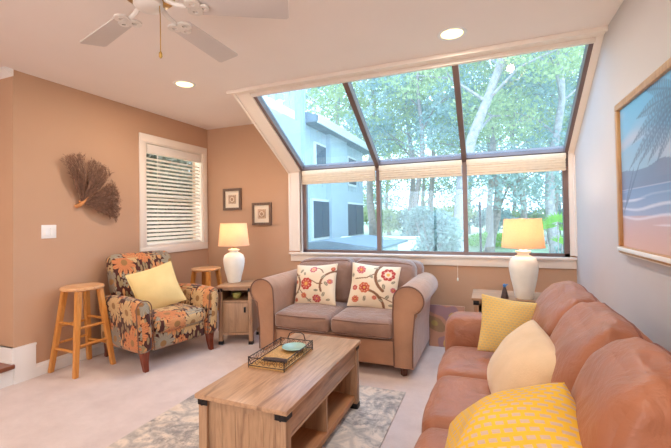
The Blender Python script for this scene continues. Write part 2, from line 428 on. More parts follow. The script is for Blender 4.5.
# crown on hall wall, baseboards
struct('trim_1', MB().prism([(1.86, ZC), (1.80, ZC), (1.80, ZC-.012), (1.84, ZC-.045), (1.86, ZC-.055)], 0, -5.2, XL+.012), 'trim_w', smooth=False)
def base_prof(h): return [(0, 0), (.014, 0), (.014, h-.025), (.007, h-.012), (.004, h), (0, h)]
b = MB(); b.prism([(XL+u, z) for u, z in base_prof(.105)], 1, 2.015, YB)
b.box(XL, XL+.016, 1.86, 2.015, 0, .27); b.box(XL, XL+.02, 1.86, 2.018, .27, .286)
struct('baseboard_left', b, 'trim_w', smooth=False)
b = MB(); b.prism([(YB-u, z) for u, z in base_prof(.105)], 0, XL+.014, XR); struct('baseboard_back', b, 'trim_w', smooth=False)
b = MB(); b.prism([(XR-u, z) for u, z in base_prof(.105)], 1, YR, YB-.014); struct('baseboard_right', b, 'trim_w', smooth=False)
b = MB(); b.box(-5.2, XL+.014, 1.844, 1.86, .165, .29); b.box(-5.2, XL+.02, 1.838, 1.86, .165, .178); b.box(-5.2, XL+.018, 1.841, 1.86, .278, .29)
struct('baseboard_hall', b, 'trim_w', smooth=False)

# ------------------------------------------------------------------ big window + sloping skylight
fy0, fy1 = YB+.02, YB+.075
MX = (-1.143, -.215)
win = MB()
win.box(WL, WL+.045, fy0, fy1, SILL, HEAD); win.box(WR-.045, WR, fy0, fy1, SILL, HEAD)
for x in MX: win.box(x-.022, x+.022, fy0-.012, fy1, SILL, HEAD)
win.box(WL, WR, fy0, fy1, SILL, SILL+.035); win.box(WL, WR, fy0-.01, fy1, HEAD-.035, HEAD+.02)
W1 = struct('window_1', win, 'brown_metal', smooth=False)
xs = [WL+.045, MX[0]-.022, MX[0]+.022, MX[1]-.022, MX[1]+.022, WR-.045]
for i in (0, 2, 4):
    bx(xs[i], xs[i+1], fy0+.025, fy0+.031, SILL+.035, HEAD-.035).build('window_pane', 'glass', W1, False)
# sloping part
L = math.hypot(YB+.03-YG, ZC-HEAD)
ang = math.atan2(HEAD-ZC, YB-YG)
T = Matrix.Translation((0, YG, ZC)) @ Matrix.Rotation(ang, 4, 'X')
sk = MB()
for x in MX: sk.box(x-.024, x+.024, .03, L, -.03, .06, mat=T)
sk.box(WL-.01, WL+.035, -.02, L, -.02, .06, mat=T); sk.box(WR-.03, WR+.01, -.02, L, -.02, .06, mat=T)
sk.box(WL, WR, L-.035, L+.02, -.012, .06, mat=T); sk.box(WL, WR, -.03, .01, 0, .06, mat=T)
S1 = struct('window_2', sk, 'brown_metal', smooth=False)
xs2 = [WL+.035, MX[0]-.024, MX[0]+.024, MX[1]-.024, MX[1]+.024, WR-.03]
for i in (0, 2, 4): MB().box(xs2[i], xs2[i+1], .01, L-.035, .028, .034, mat=T).build('window_pane', 'glass', S1, False)
# casings
cs = MB()
cs.box(WL-.16, WL, -.05, L+.01, -.035, .02, mat=T)                       # sloping left casing
cs.box(WL-.175, WL-.15, -.05, L+.01, -.045, .0, mat=T)
struct('trim_2', cs, 'trim', smooth=False)
cs = MB(); cs.box(WL-.155, WL-.005, YB-.018, YB, SILL+.02, HEAD-.005); cs.box(WL-.17, WL-.145, YB-.026, YB, SILL+.02, HEAD-.01)
cs.box(WL-.02, WL, YB-.018, fy0, SILL, HEAD)
struct('trim_3', cs, 'trim', smooth=False)
cs = MB(); cs.box(WL-.19, XR, YG-.105, YG+.0, ZC-.02, ZC); cs.box(WL-.2, XR, YG-.12, YG-.095, ZC-.032, ZC); cs.box(WL, WR, YG-.01, YG+.02, ZC-.05, ZC+.01)
struct('trim_4', cs, 'trim', smooth=False)
cs = MB(); cs.box(WR, XR, -.05, L, -.03, .03, mat=T); cs.box(WR, XR, YB-.018, fy0+.02, SILL+.02, HEAD+.02)
cs.box(XR-.014, XR, YB-.06, YB, SILL+.02, HEAD-.05)
struct('trim_5', cs, 'trim', smooth=False)
cs = MB(); cs.box(WL-.17, XR, YB-.045, fy0+.01, SILL-.022, SILL+.003, .006); cs.box(WL-.155, XR, YB-.018, YB, SILL-.105, SILL-.02, .004)
struct('window_sill', cs, 'trim'); 
# raised shades under the transom
lab = ['leftmost raised cream shade stacked at the head of the big window', 'middle raised cream shade stacked at the head of the big window',
       'rightmost raised cream shade, above the lamp in the big window']
for i, (a, b2) in enumerate(((WL+.02, MX[0]-.022), (MX[0]+.022, MX[1]-.022), (MX[1]+.022, WR-.02))):
    t = thing('window_shade', lab[i], 'window shade', ((a+b2)/2, YB, HEAD-.02), 0, 'raised cream shades in the big window')
    hw = (b2-a)/2
    m = MB(); m.box(-hw, hw, -.035, .018, -.05, 0, .004); m.build('headrail', 'shade_fab', t)
    m = MB()
    for k in range(7): m.box(-hw+.004, hw-.004, -.036+.010*(k % 2), .016, -.064-.0125*k, -.052-.0125*k, .004)
    m.build('folded_fabric', 'shade_fab', t)
    m = MB(); m.box(-hw+.002, hw-.002, -.03, .014, -.163, -.142, .005); m.build('bottom_rail', 'shade_fab', t)
t = thing('blind_cord', 'thin white blind cord with tassel hanging below the big window sill', 'cord', (-.30, YB-.05, .64))
MB().tube([(0, 0, .235), (.002, 0, .12), (0, 0, 0)], .0022, 6).build('cord', 'cord', t)
MB().lathe([(.002, .012), (.008, 0), (.009, -.02), (.003, -.028)], 10).build('tassel', 'cord', t)

# ------------------------------------------------------------------ left window with blind
w = MB(); ft = .085
for (a, b, c_, d) in ((ly0-ft, ly1+ft, lz1, lz1+ft), (ly0-ft, ly1+ft, lz0-ft, lz0), (ly0-ft, ly0, lz0, lz1), (ly1, ly1+ft, lz0, lz1)):
    w.box(XL, XL+.018, a, b, c_, d, .004)
w.box(XL-.1, XL+.004, ly0, ly0+.012, lz0, lz1); w.box(XL-.1, XL+.004, ly1-.012, ly1, lz0, lz1); w.box(XL-.1, XL+.004, ly0, ly1, lz0, lz0+.012); w.box(XL-.1, XL+.004, ly0, ly1, lz1-.012, lz1)
W3 = struct('window_3', w, 'trim')
m = MB(); m.box(XL-.1, XL-.07, ly0+.012, ly1-.012, (lz0+lz1)/2-.015, (lz0+lz1)/2+.015); m.build('sash_rail', 'trim', W3, False)
bx(XL-.09, XL-.084, ly0+.012, ly1-.012, lz0+.012, lz1-.012).build('window_pane', 'clear', W3, False)
bl = thing('venetian_blind', 'white slatted blind half open in the left wall window', 'blind', (XL-.03, (ly0+ly1)/2, lz0))
hw = (ly1-ly0)/2-.02; HH = lz1-lz0
MB().box(-.02, .04, -hw, hw, HH-.12, HH-.02, .006).build('valance', 'blind', bl)
s0 = None
for k in range(22):
    z = .045+k*.0455
    if s0 is None:
        s0 = MB().box(-.027, .027, -hw+.005, hw-.005, -.0018, .0018, .001, 1).build('slat', 'blind', bl); o = s0
    else: o = s0.copy(); COL.objects.link(o); o.parent = bl
    o.location = (0, 0, z); o.rotation_euler = (0, math.radians(31), 0)
MB().box(-.024, .024, -hw+.005, hw-.005, .014, .03, .004).build('bottom_rail', 'blind', bl)
for y in (-.28, .28): MB().tube([(.028, y, .02), (.028, y, HH-.1)], .0018, 5).build('ladder_cord', 'cord', bl)

# ------------------------------------------------------------------ switch, sea fan, framed prints, painting
t = thing('light_switch', 'white double rocker switch plate on the left wall', 'light switch', (XL, 2.126, 1.203))
MB().box(0, .007, -.06, .06, -.058, .058, .003).build('plate', 'trim_w', t)
for y in (-.026, .026): MB().box(.006, .012, y-.017, y+.017, -.034, .034, .002).build('rocker', 'trim_w', t)

t = thing('dried_sea_fan', 'brown dried sea fan hanging on the left wall', 'wall decoration', (XL, 2.40, 1.46))
m = MB(); R = random.Random(3)
lobes = [(89, 116, .45), (46, 83, .42), (-27, 39, .375)]
for a0, a1, rad in lobes:
    n = int((a1-a0)*1.7)
    for i in range(n):
        a = math.radians(a0+(a1-a0)*(i+R.random())/n); r0 = R.uniform(.0, .2); r1 = rad*R.uniform(.82, 1.02)
        mid = (i/n-.5)*2; r1 *= 1-.16*mid*mid
        pts = []; ph = R.random()*6; amp = R.uniform(.02, .06)
        for k in range(9):
            q = k/8; rr = r0+(r1-r0)*q; aa = a+amp*math.sin(ph+q*9)*(1-q*.3)
            pts.append((.03+.05*math.sin(q*PI*.8)+R.uniform(-.006, .006), rr*math.cos(aa)*1.0, rr*math.sin(aa)))
        m.tube(pts, [.0038*(1-q/8*.65) for q in range(9)], 3, False)
    for i in range(int((a1-a0)*13)):                                # fine side twigs
        aa = math.radians(R.uniform(a0, a1)); rr = rad*math.sqrt(R.uniform(.1, .96)); d = R.choice((-1, 1))*R.uniform(.3, 1.0); l = R.uniform(.015, .04)
        p = Vector((.05+R.uniform(-.012, .012), rr*math.cos(aa), rr*math.sin(aa)))
        q = p+Vector((R.uniform(-.004, .004), l*math.cos(aa+d), l*math.sin(aa+d)))
        m.tube([p, (p+q)/2+Vector((0, R.uniform(-.003, .003), 0)), q], .0016, 3, False)
m.build('branches', 'coral', t)
m = MB(); m.tube([(.005, -.05, -.035), (.03, -.02, -.02), (.035, 0, 0), (.04, .03, .03), (.045, .05, .06)], [.016, .02, .014, .01, .006], 8)
m.tube([(.02, .0, -.01), (.03, -.03, .02)], [.012, .006], 6); m.build('holdfast', 'coral_b', t)

def small_frame(cx, cz, label):
    t = thing('framed_print', label, 'framed picture', (cx, YB, cz), 0, 'small framed prints on the back wall'); h = .142
    m = MB()
    for a in range(4):
        m.prism([(-h, h), (h, h), (h-.032, h-.032), (-h+.032, h-.032)], 1, -.026, 0, mat=Matrix.Rotation(a*PI/2, 4, 'Y'))
    m.build('frame', 'grey_frame', t, False)
    bx(-h+.03, h-.03, -.012, -.002, -h+.03, h-.03).build('mat_board', 'mat_board', t, False)
    p = bx(-.058, .058, -.016, -.011, -.058, .058).build('print', 'stone', t, False)
    m = MB(); m.lathe([(.034, 0), (.034, .002), (.024, .002), (.024, 0)], 24, mat=Matrix.Translation((0, -.018, 0)) @ Matrix.Rotation(PI/2, 4, 'X'), cap=False)
    m.box(-.05, .05, -.0175, -.016, -.05, -.046); m.box(-.05, .05, -.0175, -.016, .046, .05); m.box(-.05, -.046, -.0175, -.016, -.046, .046); m.box(.046, .05, -.0175, -.016, -.046, .046)
    m.build('relief', 'mat_board', p, False)
small_frame(-3.117, 1.553, 'small square grey-framed print nearer the corner, the higher of two')
small_frame(-2.665, 1.353, 'small square grey-framed print nearer the big window, the lower of two')

def grid_color(name, nx, ny, P, colf, mat, parent=None, uvscale=None):
    """grid mesh: P(u,v)->xyz, colf(u,v)->srgb 0-255 stored as the surface pattern"""
    vs = []; cols = []
    for j in range(ny+1):
        for i in range(nx+1):
            u, v = i/nx, j/ny; vs.append(P(u, v)); cols.append(lin(colf(u, v)) if colf else (1, 1, 1, 1))
    fs = [(j*(nx+1)+i, j*(nx+1)+i+1, (j+1)*(nx+1)+i+1, (j+1)*(nx+1)+i) for j in range(ny) for i in range(nx)]
    me = bpy.data.meshes.new(name); me.from_pydata(vs, [], fs); 
    a = me.color_attributes.new('pattern', 'FLOAT_COLOR', 'POINT')
    a.data.foreach_set('color', np.array(cols, dtype=np.float32).ravel())
    me.materials.append(mat); o = bpy.data.objects.new(name, me); COL.objects.link(o); me.shade_smooth()
    if parent: o.parent = parent
    return o
M['paint'] = attr_mat('printed_canvas', .35, .05, 200)
M['pillow_print'] = attr_mat('floral_printed_cotton', .85, .25, 300)
M['swirl'] = attr_mat('swirl_printed_paper', .45, .02, 200)

def mixc(a, b, f):
    f = max(0, min(1, f)); return tuple(x+(y-x)*f for x, y in zip(a, b))
def seg_d(p, a, b):
    ax, ay = a; bx_, by = b; dx, dy = bx_-ax, by-ay; q = max(0, min(1, ((p[0]-ax)*dx+(p[1]-ay)*dy)/(dx*dx+dy*dy)))
    return math.hypot(p[0]-ax-dx*q, p[1]-ay-dy*q), q
# painting on the right wall: u runs from far edge (0) to near edge (1), v up
PY1, PY0, PZ0, PZ1 = 2.745, 1.35, 1.045, 1.925
PW, PH = PY1-PY0-.1, PZ1-PZ0-.1
fronds = []
for k, (ex, ey) in enumerate(((.10, .60), (.14, .74), (.20, .86), (.30, .50), (.22, .55), (.38, .46), (.30, .95), (.50, .44), (.62, .46), (.75, .5))):
    fronds.append(((.60, .84), (ex, ey)))
def paint_col(u, v):
    y = v
    if y > .52: c = mixc((150, 186, 214), (112, 182, 228), (y-.52)/.48)
    elif y > .40: c = mixc((172, 176, 206), (150, 186, 214), (y-.40)/.12)
    elif y > .22: c = mixc((150, 168, 204), (116, 142, 186), (y-.22)/.18)
    else: c = mixc((212, 176, 168), (190, 172, 186), y/.22)
    cl = noise.noise(Vector((u*3, y*9, 1))); 
    if y > .45: c = mixc(c, (214, 200, 216), max(0, cl)*.9)
    mt = .50+.08*noise.noise(Vector((u*3.2, 0, 4)))+.05*math.sin(u*5+1)
    if .41 < y < mt: c = mixc(c, (104, 120, 156), .75)
    if .16 < y < .40:
        wv = math.sin(y*95+3*noise.noise(Vector((u*3, y*4, 0)))); c = mixc(c, (226, 226, 240), max(0, wv-.35)*1.2 if y < .34 else max(0, wv-.7))
    for (a, b) in fronds:
        px, py = u*1.5, y+.16*((u-.60)**2)*4
        d, q = seg_d((px, py), (a[0]*1.5, a[1]), (b[0]*1.5, b[1]+.10))
        w_ = .045*math.sin(PI*min(1, q*1.02))+.003
        if d < w_: c = mixc(c, (92, 116, 150), (.55 if math.sin(q*110-d*90) > -.1 else .2) if d > .006 else .7)
    for (a, b) in (((.02, .24), (.16, .56)), ((.03, .26), (.24, .60))):
        d, q = seg_d((u*1.5, y), (a[0]*1.5, a[1]), (b[0]*1.5, b[1]))
        if d < .010*math.sin(PI*q)+.001: c = mixc(c, (88, 108, 142), .7)
    if math.hypot((u-.52)*1.5, y-.47) < .026: c = (206, 42, 50)
    if math.hypot((u-.56)*1.5, y-.50) < .02: c = (206, 42, 50)
    return c
t = thing('beach_painting', 'large framed palm beach picture on the right wall', 'painting', (XR, (PY0+PY1)/2, PZ0))
hw, H = (PY1-PY0)/2, PZ1-PZ0
m = MB()
for (a, b, c_, d) in ((-hw, hw, 0, .04), (-hw, hw, H-.04, H), (-hw, -hw+.04, .04, H-.04), (hw-.04, hw, .04, H-.04)): m.box(-.042, 0, a, b, c_, d, .006)
m.build('frame', 'gold_frame', t)
m = MB()
for (a, b, c_, d) in ((-hw-.008, hw+.008, -.008, 0), (-hw-.008, hw+.008, H, H+.008), (-hw-.008, -hw, 0, H), (hw, hw+.008, 0, H)): m.box(-.03, 0, a, b, c_, d)
m.build('outer_moulding', 'trim', t, False)
m = MB(); m.box(-.046, -.038, -hw+.002, hw-.002, .012, .034, .002); m.build('lit_bottom_strip', 'trim_w', t)  # pale strip stands for light on the bottom face of the frame
bx(-.022, -.004, -hw+.045, hw-.045, .045, H-.045).build('backing', 'mat_board', t, False)
grid_color('canvas', 220, 150, lambda u, v: (-.024, hw-.038-u*(2*hw-.076), .038+v*(H-.076)), paint_col, M['paint'], t)

# ------------------------------------------------------------------ ceiling lights
def can(x, y, label):
    t = thing('recessed_downlight', label, 'ceiling light', (x, y, ZC), 0, 'recessed ceiling lights')
    m = MB(); m.lathe([(.078, -.006), (.095, -.005), (.098, .0), (.072, .0), (.074, -.004), (.078, -.006)], 32, cap=False); m.build('trim_ring', 'trim_w', t)
    m = MB(); m.lathe([(.001, -.002), (.07, -.002), (.072, 0), (.001, 0)], 32, cap=False); m.build('lens', 'bulb', t)
    ld = bpy.data.lights.new('downlight', 'AREA'); ld.shape = 'DISK'; ld.size = .13; ld.energy = CAN; ld.color = (1, .86, .72)
    l = bpy.data.objects.new('downlight_lamp', ld); COL.objects.link(l); l.location = (0, 0, -.012); l.parent = t
CAN = 12
can(-2.53, 2.68, 'lit recessed ceiling light nearer the left wall')
can(-.20, 2.68, 'lit recessed ceiling light in front of the skylight')
for x, y in ((-2.9, .3), (-.2, .3), (-2.6, -1.5), (-.3, -1.5), (-4.4, -.2)): can(x, y, 'unseen recessed ceiling light added behind the viewpoint to fill the room')  # out-of-view lights added for even fill through the room

# ------------------------------------------------------------------ ceiling fan
FZ = 2.25
fan = thing('ceiling_fan', 'white five-blade ceiling fan with a pull chain', 'ceiling fan', (-1.41, 1.275, FZ))
m = MB(); m.lathe([(.001, .268), (.065, .268), (.07, .24), (.03, .2), (.014, .19), (.014, .17), (.05, .165), (.1, .15), (.118, .12), (.118, .075), (.1, .05), (.07, .04), (.001, .04)], 36, cap=False)
m.build('motor_housing', 'white_fan', fan)
m = MB(); m.lathe([(.1, .052), (.112, .046), (.1, .034), (.06, .03)], 36, cap=False); m.build('vent_band', 'brass', fan)
m = MB(); m.lathe([(.001, .045), (.06, .045), (.062, .0), (.05, -.012), (.02, -.018), (.001, -.018)], 32, cap=False); m.build('switch_housing', 'white_fan', fan)
iron = None
for k in range(5):
    A = math.radians((164, 93, 27, -48, -121)[k])
    TT = Matrix.Rotation(A, 4, 'Z') @ Matrix.Rotation(math.radians(0), 4, 'Y')
    pitch = Matrix.Rotation(math.radians(-11), 4, 'X')
    if iron is None:
        m = MB()
        m.tube([(.075, 0, .035), (.12, 0, .012), (.17, 0, .006)], [.014, .011, .01], 8)
        m.lathe([(.013, -.004), (.034, -.004), (.034, .006), (.013, .006), (.013, -.004)], 20, c=(.2, .03), cap=False)
        m.lathe([(.013, -.004), (.034, -.004), (.034, .006), (.013, .006), (.013, -.004)], 20, c=(.2, -.03), cap=False)
        m.lathe([(.009, -.004), (.024, -.004), (.024, .006), (.009, .006), (.009, -.004)], 20, c=(.245, 0), cap=False)
        iron = m.build('blade_iron', 'white_fan', fan); io = iron
        pts = [(.20, -.048), (.205, -.055), (.62, -.068), (.632, -.058), (.632, .058), (.62, .068), (.205, .055), (.20, .048)]
        m = MB(); m.prism(pts, 2, .008, .015, .002, mat=pitch); blade = m.build('blade', 'blade', fan); bo = blade
    else:
        io = iron.copy(); COL.objects.link(io); io.parent = fan; bo = blade.copy(); COL.objects.link(bo); bo.parent = fan
    io.rotation_euler = (0, 0, A); bo.rotation_euler = (0, 0, A)
m = MB(); m.tube([(.055, .012, -.005), (.0575, .013, -.05), (.058, .013, -.215)], .0022, 6); m.build('pull_chain', 'brass', fan)
m = MB(); m.lathe([(.002, -.21), (.007, -.22), (.008, -.235), (.003, -.243)], 10, c=(.058, .013)); m.build('chain_knob', 'brass', fan)

# ------------------------------------------------------------------ stools
def stool(x, y, rz, label):
    t = thing('bar_stool', label, 'stool', (x, y, 0), rz, 'round wooden stools'); Hs = .725
    m = MB(); m.lathe([(.001, Hs-.032), (.15, Hs-.032), (.163, Hs-.026), (.167, Hs-.015), (.163, Hs-.004), (.15, Hs), (.001, Hs)], 40, cap=False); m.build('seat', 'pine_x', t)
    ft, tp = .165, .092
    cor = [(-1, -1), (1, -1), (1, 1), (-1, 1)]
    def P(c_, z):
        q = z/(Hs-.03); r = ft+(tp-ft)*q; return (c_[0]*r, c_[1]*r, z)
    for c_ in cor:
        a = Vector(P(c_, 0)); b = Vector(P(c_, Hs-.03)); m = MB(); w_ = .019
        d = math.atan2(c_[1], c_[0])
        A_ = []
        for p, ww in ((a, .018), (b, .022)):
            A_.append([m.bm.verts.new(p+Vector((sx*ww, sy*ww, 0))) for sx, sy in cor])
        m.bm.faces.new(A_[0][::-1]); m.bm.faces.new(A_[1])
        for k in range(4): m.bm.faces.new((A_[0][k], A_[0][(k+1) % 4], A_[1][(k+1) % 4], A_[1][k]))
        bmesh.ops.bevel(m.bm, geom=m.bm.edges[:], offset=.004, segments=2, affect='EDGES')
        m.build('leg', 'pine', t)
    for i in range(4):
        a, b = cor[i], cor[(i+1) % 4]
        for z in ((.20, .42) if i % 2 == 0 else (.24, .385)):
            MB().tube([P(a, z), P(b, z)], .0115, 10).build('rung', 'pine', t)
stool(-3.325, 2.28, math.radians(-2), 'honey wood bar stool between the light switch and the patterned armchair')
stool(-3.10, 3.60, math.radians(5), 'honey wood bar stool behind the patterned armchair, beside the end table')

# ------------------------------------------------------------------ throw pillow helper
def pillow_mesh(name, w_, h_, t_, mat, parent, colf=None, n=60, pinch=.07, pipe=None, fold=0, seed=0, ax=.62, rd=0):
    """two faced stuffed pillow in local XZ, thickness on Y, centred at origin"""
    vs = []; uv = []; cols = []; fs = []
    def pos(u, v, sgn):
        a, b = 2*u-1, 2*v-1
        x = a*w_/2*(1-pinch*(1-abs(b)**1.5)*abs(a)**1.3*1.0)*math.sqrt(1-rd*b*b); z = b*h_/2*(1-pinch*(1-abs(a)**1.5)*abs(b)**1.3)*math.sqrt(1-rd*a*a)
        th = (max(0, 1-a*a)**ax)*(max(0, 1-b*b)**ax)*t_/2
        q = Vector((x*4+seed, z*4, seed*2.0))
        wv = noise.noise(q)*.012+noise.noise(q*2.5)*.006
        return (x, sgn*th*(1+fold*noise.noise(q*1.3))+wv*(min(1, th*20)), z)
    for sg in (1, -1):
        off = len(vs)
        for j in range(n+1):
            for i in range(n+1):
                u, v = i/n, j/n; vs.append(pos(u, v, -sg)); uv.append((u*w_, v*h_)); cols.append(lin(colf(u, v)) if colf else (1, 1, 1, 1))
        for j in range(n):
            for i in range(n):
                q = (off+j*(n+1)+i, off+j*(n+1)+i+1, off+(j+1)*(n+1)+i+1, off+(j+1)*(n+1)+i); fs.append(q if sg == 1 else q[::-1])
    me = bpy.data.meshes.new(name); me.from_pydata(vs, [], fs)
    U = me.uv_layers.new(name='UVMap')
    for lp in me.loops: U.data[lp.index].uv = uv[lp.vertex_index]
    a = me.color_attributes.new('pattern', 'FLOAT_COLOR', 'POINT'); a.data.foreach_set('color', np.array(cols, dtype=np.float32).ravel())
    me.materials.append(M[mat]); me.shade_smooth()
    bm = bmesh.new(); bm.from_mesh(me); bmesh.ops.remove_doubles(bm, verts=bm.verts, dist=.0004); bm.to_mesh(me); bm.free()
    o = bpy.data.objects.new(name, me); COL.objects.link(o); o.parent = parent
    if pipe:
        pts = [];
        for k in range(40): pts.append(pos(k/40, 0, 0))
        for k in range(40): pts.append(pos(1, k/40, 0))
        for k in range(40): pts.append(pos(1-k/40, 1, 0))
        for k in range(40): pts.append(pos(0, 1-k/40, 0))
        MB().tube(pts, .0045, 6, closed=True).build('piping', pipe, parent)
    return o
def pillow(label, loc, euler, w_, h_, t_, mat, group=None, **kw):
    t = thing('throw_pillow', label, 'pillow', loc, 0, group); t.rotation_euler = [math.radians(a) for a in euler]
    pillow_mesh('cover', w_, h_, t_, mat, t, **kw); return t

def top_seam(o, xy, rad, mat):
    from mathutils.bvhtree import BVHTree
    me = o.data; tr_ = BVHTree.FromPolygons([v.co for v in me.vertices], [p.vertices for p in me.polygons]); pts = []
    for x, y in xy:
        h = tr_.ray_cast(Vector((x, y, 2)), Vector((0, 0, -1)))
        if h[0] is not None: pts.append(h[0]+Vector((0, 0, rad*.2)))
    if len(pts) > 2: MB().tube(pts, rad, 6).build('piping', mat, o)
# ------------------------------------------------------------------ patterned armchair (front = local -Y)
ac = thing('armchair', 'armchair in brown and orange blossom fabric with dark red legs', 'armchair', (-3.0, 2.81, 0), math.radians(77.1))
m = MB(); m.soft(-.27, .27, -.36, .30, .15, .31, .03, (0, .01, 0), 10); m.build('base', 'floral', ac, uv=True)
m = MB(); m.soft(-.265, .265, -.40, .22, .29, .435, .055, (.0, .02, .025), 16, wr=.004); m.build('seat_cushion', 'floral', ac, uv=True)
def tilt(p):
    q = Vector(p); k = max(0, q.z-.34); q.y += k*.30; q.x *= 1+.03*math.sin(min(1, k/.6)*PI*.9)
    return q
m = MB(); m.soft(-.315, .315, .10, .25, .34, .955, .06, (0, .03, .012), 18, wr=.006, shape=tilt); m.build('backrest', 'floral', ac, uv=True)
def armshape(sgn):
    def f(p):
        q = Vector(p); k = (q.z-.15)/.46
        q.z += -.04*max(0, (q.y+.05))*1.2 + .0
        q.x += sgn*.03*max(0, k)**2
        if k < .25: q.y -= .0
        return q
    return f
for sg in (-1, 1):
    a, b = (.265, .405) if sg > 0 else (-.405, -.265)
    m = MB(); m.soft(a, b, -.40, .33, .15, .605, .068, (sg*.008, .015, .012), 16, wr=.003, shape=armshape(sg)); m.build('armrest', 'floral', ac, uv=True)
    # welt round the front of the arm
    cx_ = (a+b)/2; pts = []
    for k in range(25):
        q = k/24*PI; pts.append((cx_+sg*.025+math.cos(q)*.066, -.392, .535+math.sin(q)*.072))
    pts = [(cx_+.068, -.388, .17)]+pts+[(cx_-.068, -.388, .17)]
    MB().tube(pts, .005, 6).build('piping', 'suede_p', ac)
for sx in (-1, 1):
    for sy in (-1, 1):
        x, y = sx*.33, (-.335 if sy < 0 else .30); fw = .03 if sy < 0 else -.03; m = MB()
        A_ = []
        for z, ww, off in ((0, .019, fw*.9), (.08, .025, fw*.2), (.165, .033, 0)):
            A_.append([m.bm.verts.new((x+px*ww, y+py*ww-off, z)) for px, py in ((-1, -1), (1, -1), (1, 1), (-1, 1))])
        m.bm.faces.new(A_[0][::-1]); m.bm.faces.new(A_[2])
        for q in range(2):
            for k in range(4): m.bm.faces.new((A_[q][k], A_[q][(k+1) % 4], A_[q+1][(k+1) % 4], A_[q+1][k]))
        bmesh.ops.bevel(m.bm, geom=m.bm.edges[:], offset=.003, segments=1, affect='EDGES'); m.build('leg', 'leg_red', ac)
pillow('plain pale yellow pillow leaning in the patterned armchair', (-2.985, 2.77, .635), (-24, -14, 62), .42, .42, .14, 'yellow', pipe='yellow', seed=2)

# ------------------------------------------------------------------ end tables
def end_table(x, y, wd, dp, H, label, rz=0):
    t = thing('end_table', label, 'end table', (x, y, 0), rz, 'rustic oak end tables'); a, b = wd/2, dp/2
    MB().box(-a, a, -b, b, H-.022, H, .003).build('table_top', 'oak_x', t)
    for sx in (-1, 1):
        for sy in (-1, 1):
            xx, yy = sx*(a-.035), sy*(b-.035)
            lg = MB().box(xx-.02, xx+.02, yy-.02, yy+.02, .0, H-.022, .002).build('leg', 'oak', t)
            MB().box(xx-.023, xx+.023, yy-.023, yy+.023, 0, .035, .003).build('foot', 'dark_metal', lg)
            MB().box(xx-.0225, xx+.0225, yy-.0225, yy+.0225, H-.06, H-.024, .002).build('corner_bracket', 'dark_metal', lg)
    ax, by = a-.055, b-.02
    body = MB()
    body.box(-a+.02, -a+.035, -b+.055, b-.055, .1, H-.022); body.box(a-.035, a-.02, -b+.055, b-.055, .1, H-.022)
    body.box(-ax, ax, by-.01, by, .1, H-.022); body.box(-ax, ax, -by, by-.01, .10, .125); body.box(-ax, ax, -by, by-.01, H-.17, H-.15)
    body.box(-ax, ax, -by, -by+.012, H-.045, H-.022)
    body.build('body', 'oak', t, False)
    dr = MB().box(-ax+.003, ax-.003, -by-.006, -by+.012, .13, H-.175, .002).build('door', 'oak', t)
    m = MB(); m.box(ax-.045, ax-.025, -by-.02, -by-.006, H-.27, H-.215, .003); m.build('handle', 'dark_metal', dr)
    return t
ET1 = (-2.49, 3.42)
end_table(ET1[0], ET1[1], .38, .40, .60, 'rustic oak end table with a door, between the armchair and the loveseat', math.radians(20))
ET2 = (.17, 3.56)
end_table(ET2[0], ET2[1], .62, .42, .60, 'rustic oak end table between the terracotta sofa and the big window')
t = thing('small_bowl', 'small olive-green bowl inside the open niche of the left end table', 'bowl', (ET1[0], ET1[1]-.06, .452))
MB().lathe([(.001, 0), (.03, 0), (.045, .02), (.052, .045), (.05, .047), (.042, .022), (.001, .01)], 28, cap=False).build('bowl_body', 'greenglass', t)
MB().lathe([(.001, .048), (.05, .047), (.046, .06), (.01, .066), (.001, .066)], 28, cap=False).build('lid', 'greenglass', t)

# ------------------------------------------------------------------ table lamps
def lamp(x, y, z, s, prof, sh, label, energy, rs=1):
    t = thing('table_lamp', label, 'table lamp', (x, y, z), 0, 'white ceramic table lamps')
    m = MB(); m.lathe([(r*s*rs, q*s) for r, q in prof], 40, cap=False)
    # shallow throwing ridges
    for v in m.bm.verts:
        k = 1+.008*math.sin(v.co.z*260); v.co.x *= k; v.co.y *= k
    m.build('base', 'ceramic', t)
    zt = prof[-1][1]*s
    MB().tube([(0, 0, zt-.01), (0, 0, zt+.06)], .009, 10).build('stem', 'brass', t)
    z0, z1, r0, r1 = sh
    m = MB(); m.lathe([(r0, z0), (r1, z1), (r1-.003, z1), (r0-.003, z0), (r0, z0)], 48, cap=False); so = m.build('lamp_shade', 'shade', t)
    m = MB()
    m.tube([(r0*math.cos(k*PI/24), r0*math.sin(k*PI/24), z0) for k in range(48)], .003, 6, closed=True); m.build('shade_rim', 'shade', so); m = MB(); m.tube([(r1*math.cos(k*PI/24), r1*math.sin(k*PI/24), z1) for k in range(48)], .003, 6, closed=True)
    m.build('shade_rim', 'shade', so)
    m = MB()
    for k in range(3):
        a = k*2*PI/3; m.tube([(0, 0, z1-.02), (math.cos(a)*(r1-.004), math.sin(a)*(r1-.004), z1-.008)], .002, 5)
    m.build('spider', 'brass', so)
    zb = (z0+z1)/2-.01
    m = MB(); m.lathe([(.012, zt+.05), (.014, zb-.03), (.028, zb), (.026, zb+.02), (.001, zb+.035)], 20, cap=False); m.build('bulb', 'globe', t)
    ld = bpy.data.lights.new('lamp', 'POINT'); ld.energy = energy; ld.color = (1, .79, .56); ld.shadow_soft_size = .04
    l = bpy.data.objects.new('bulb_glow', ld); COL.objects.link(l); l.location = (0, 0, zb+.07); l.parent = t
prof = [(.001, 0), (.072, 0), (.078, .012), (.088, .06), (.112, .15), (.124, .215), (.124, .255), (.108, .295), (.072, .318), (.05, .325), (.05, .338), (.066, .348), (.066, .356), (.04, .362), (.03, .368), (.001, .368)]
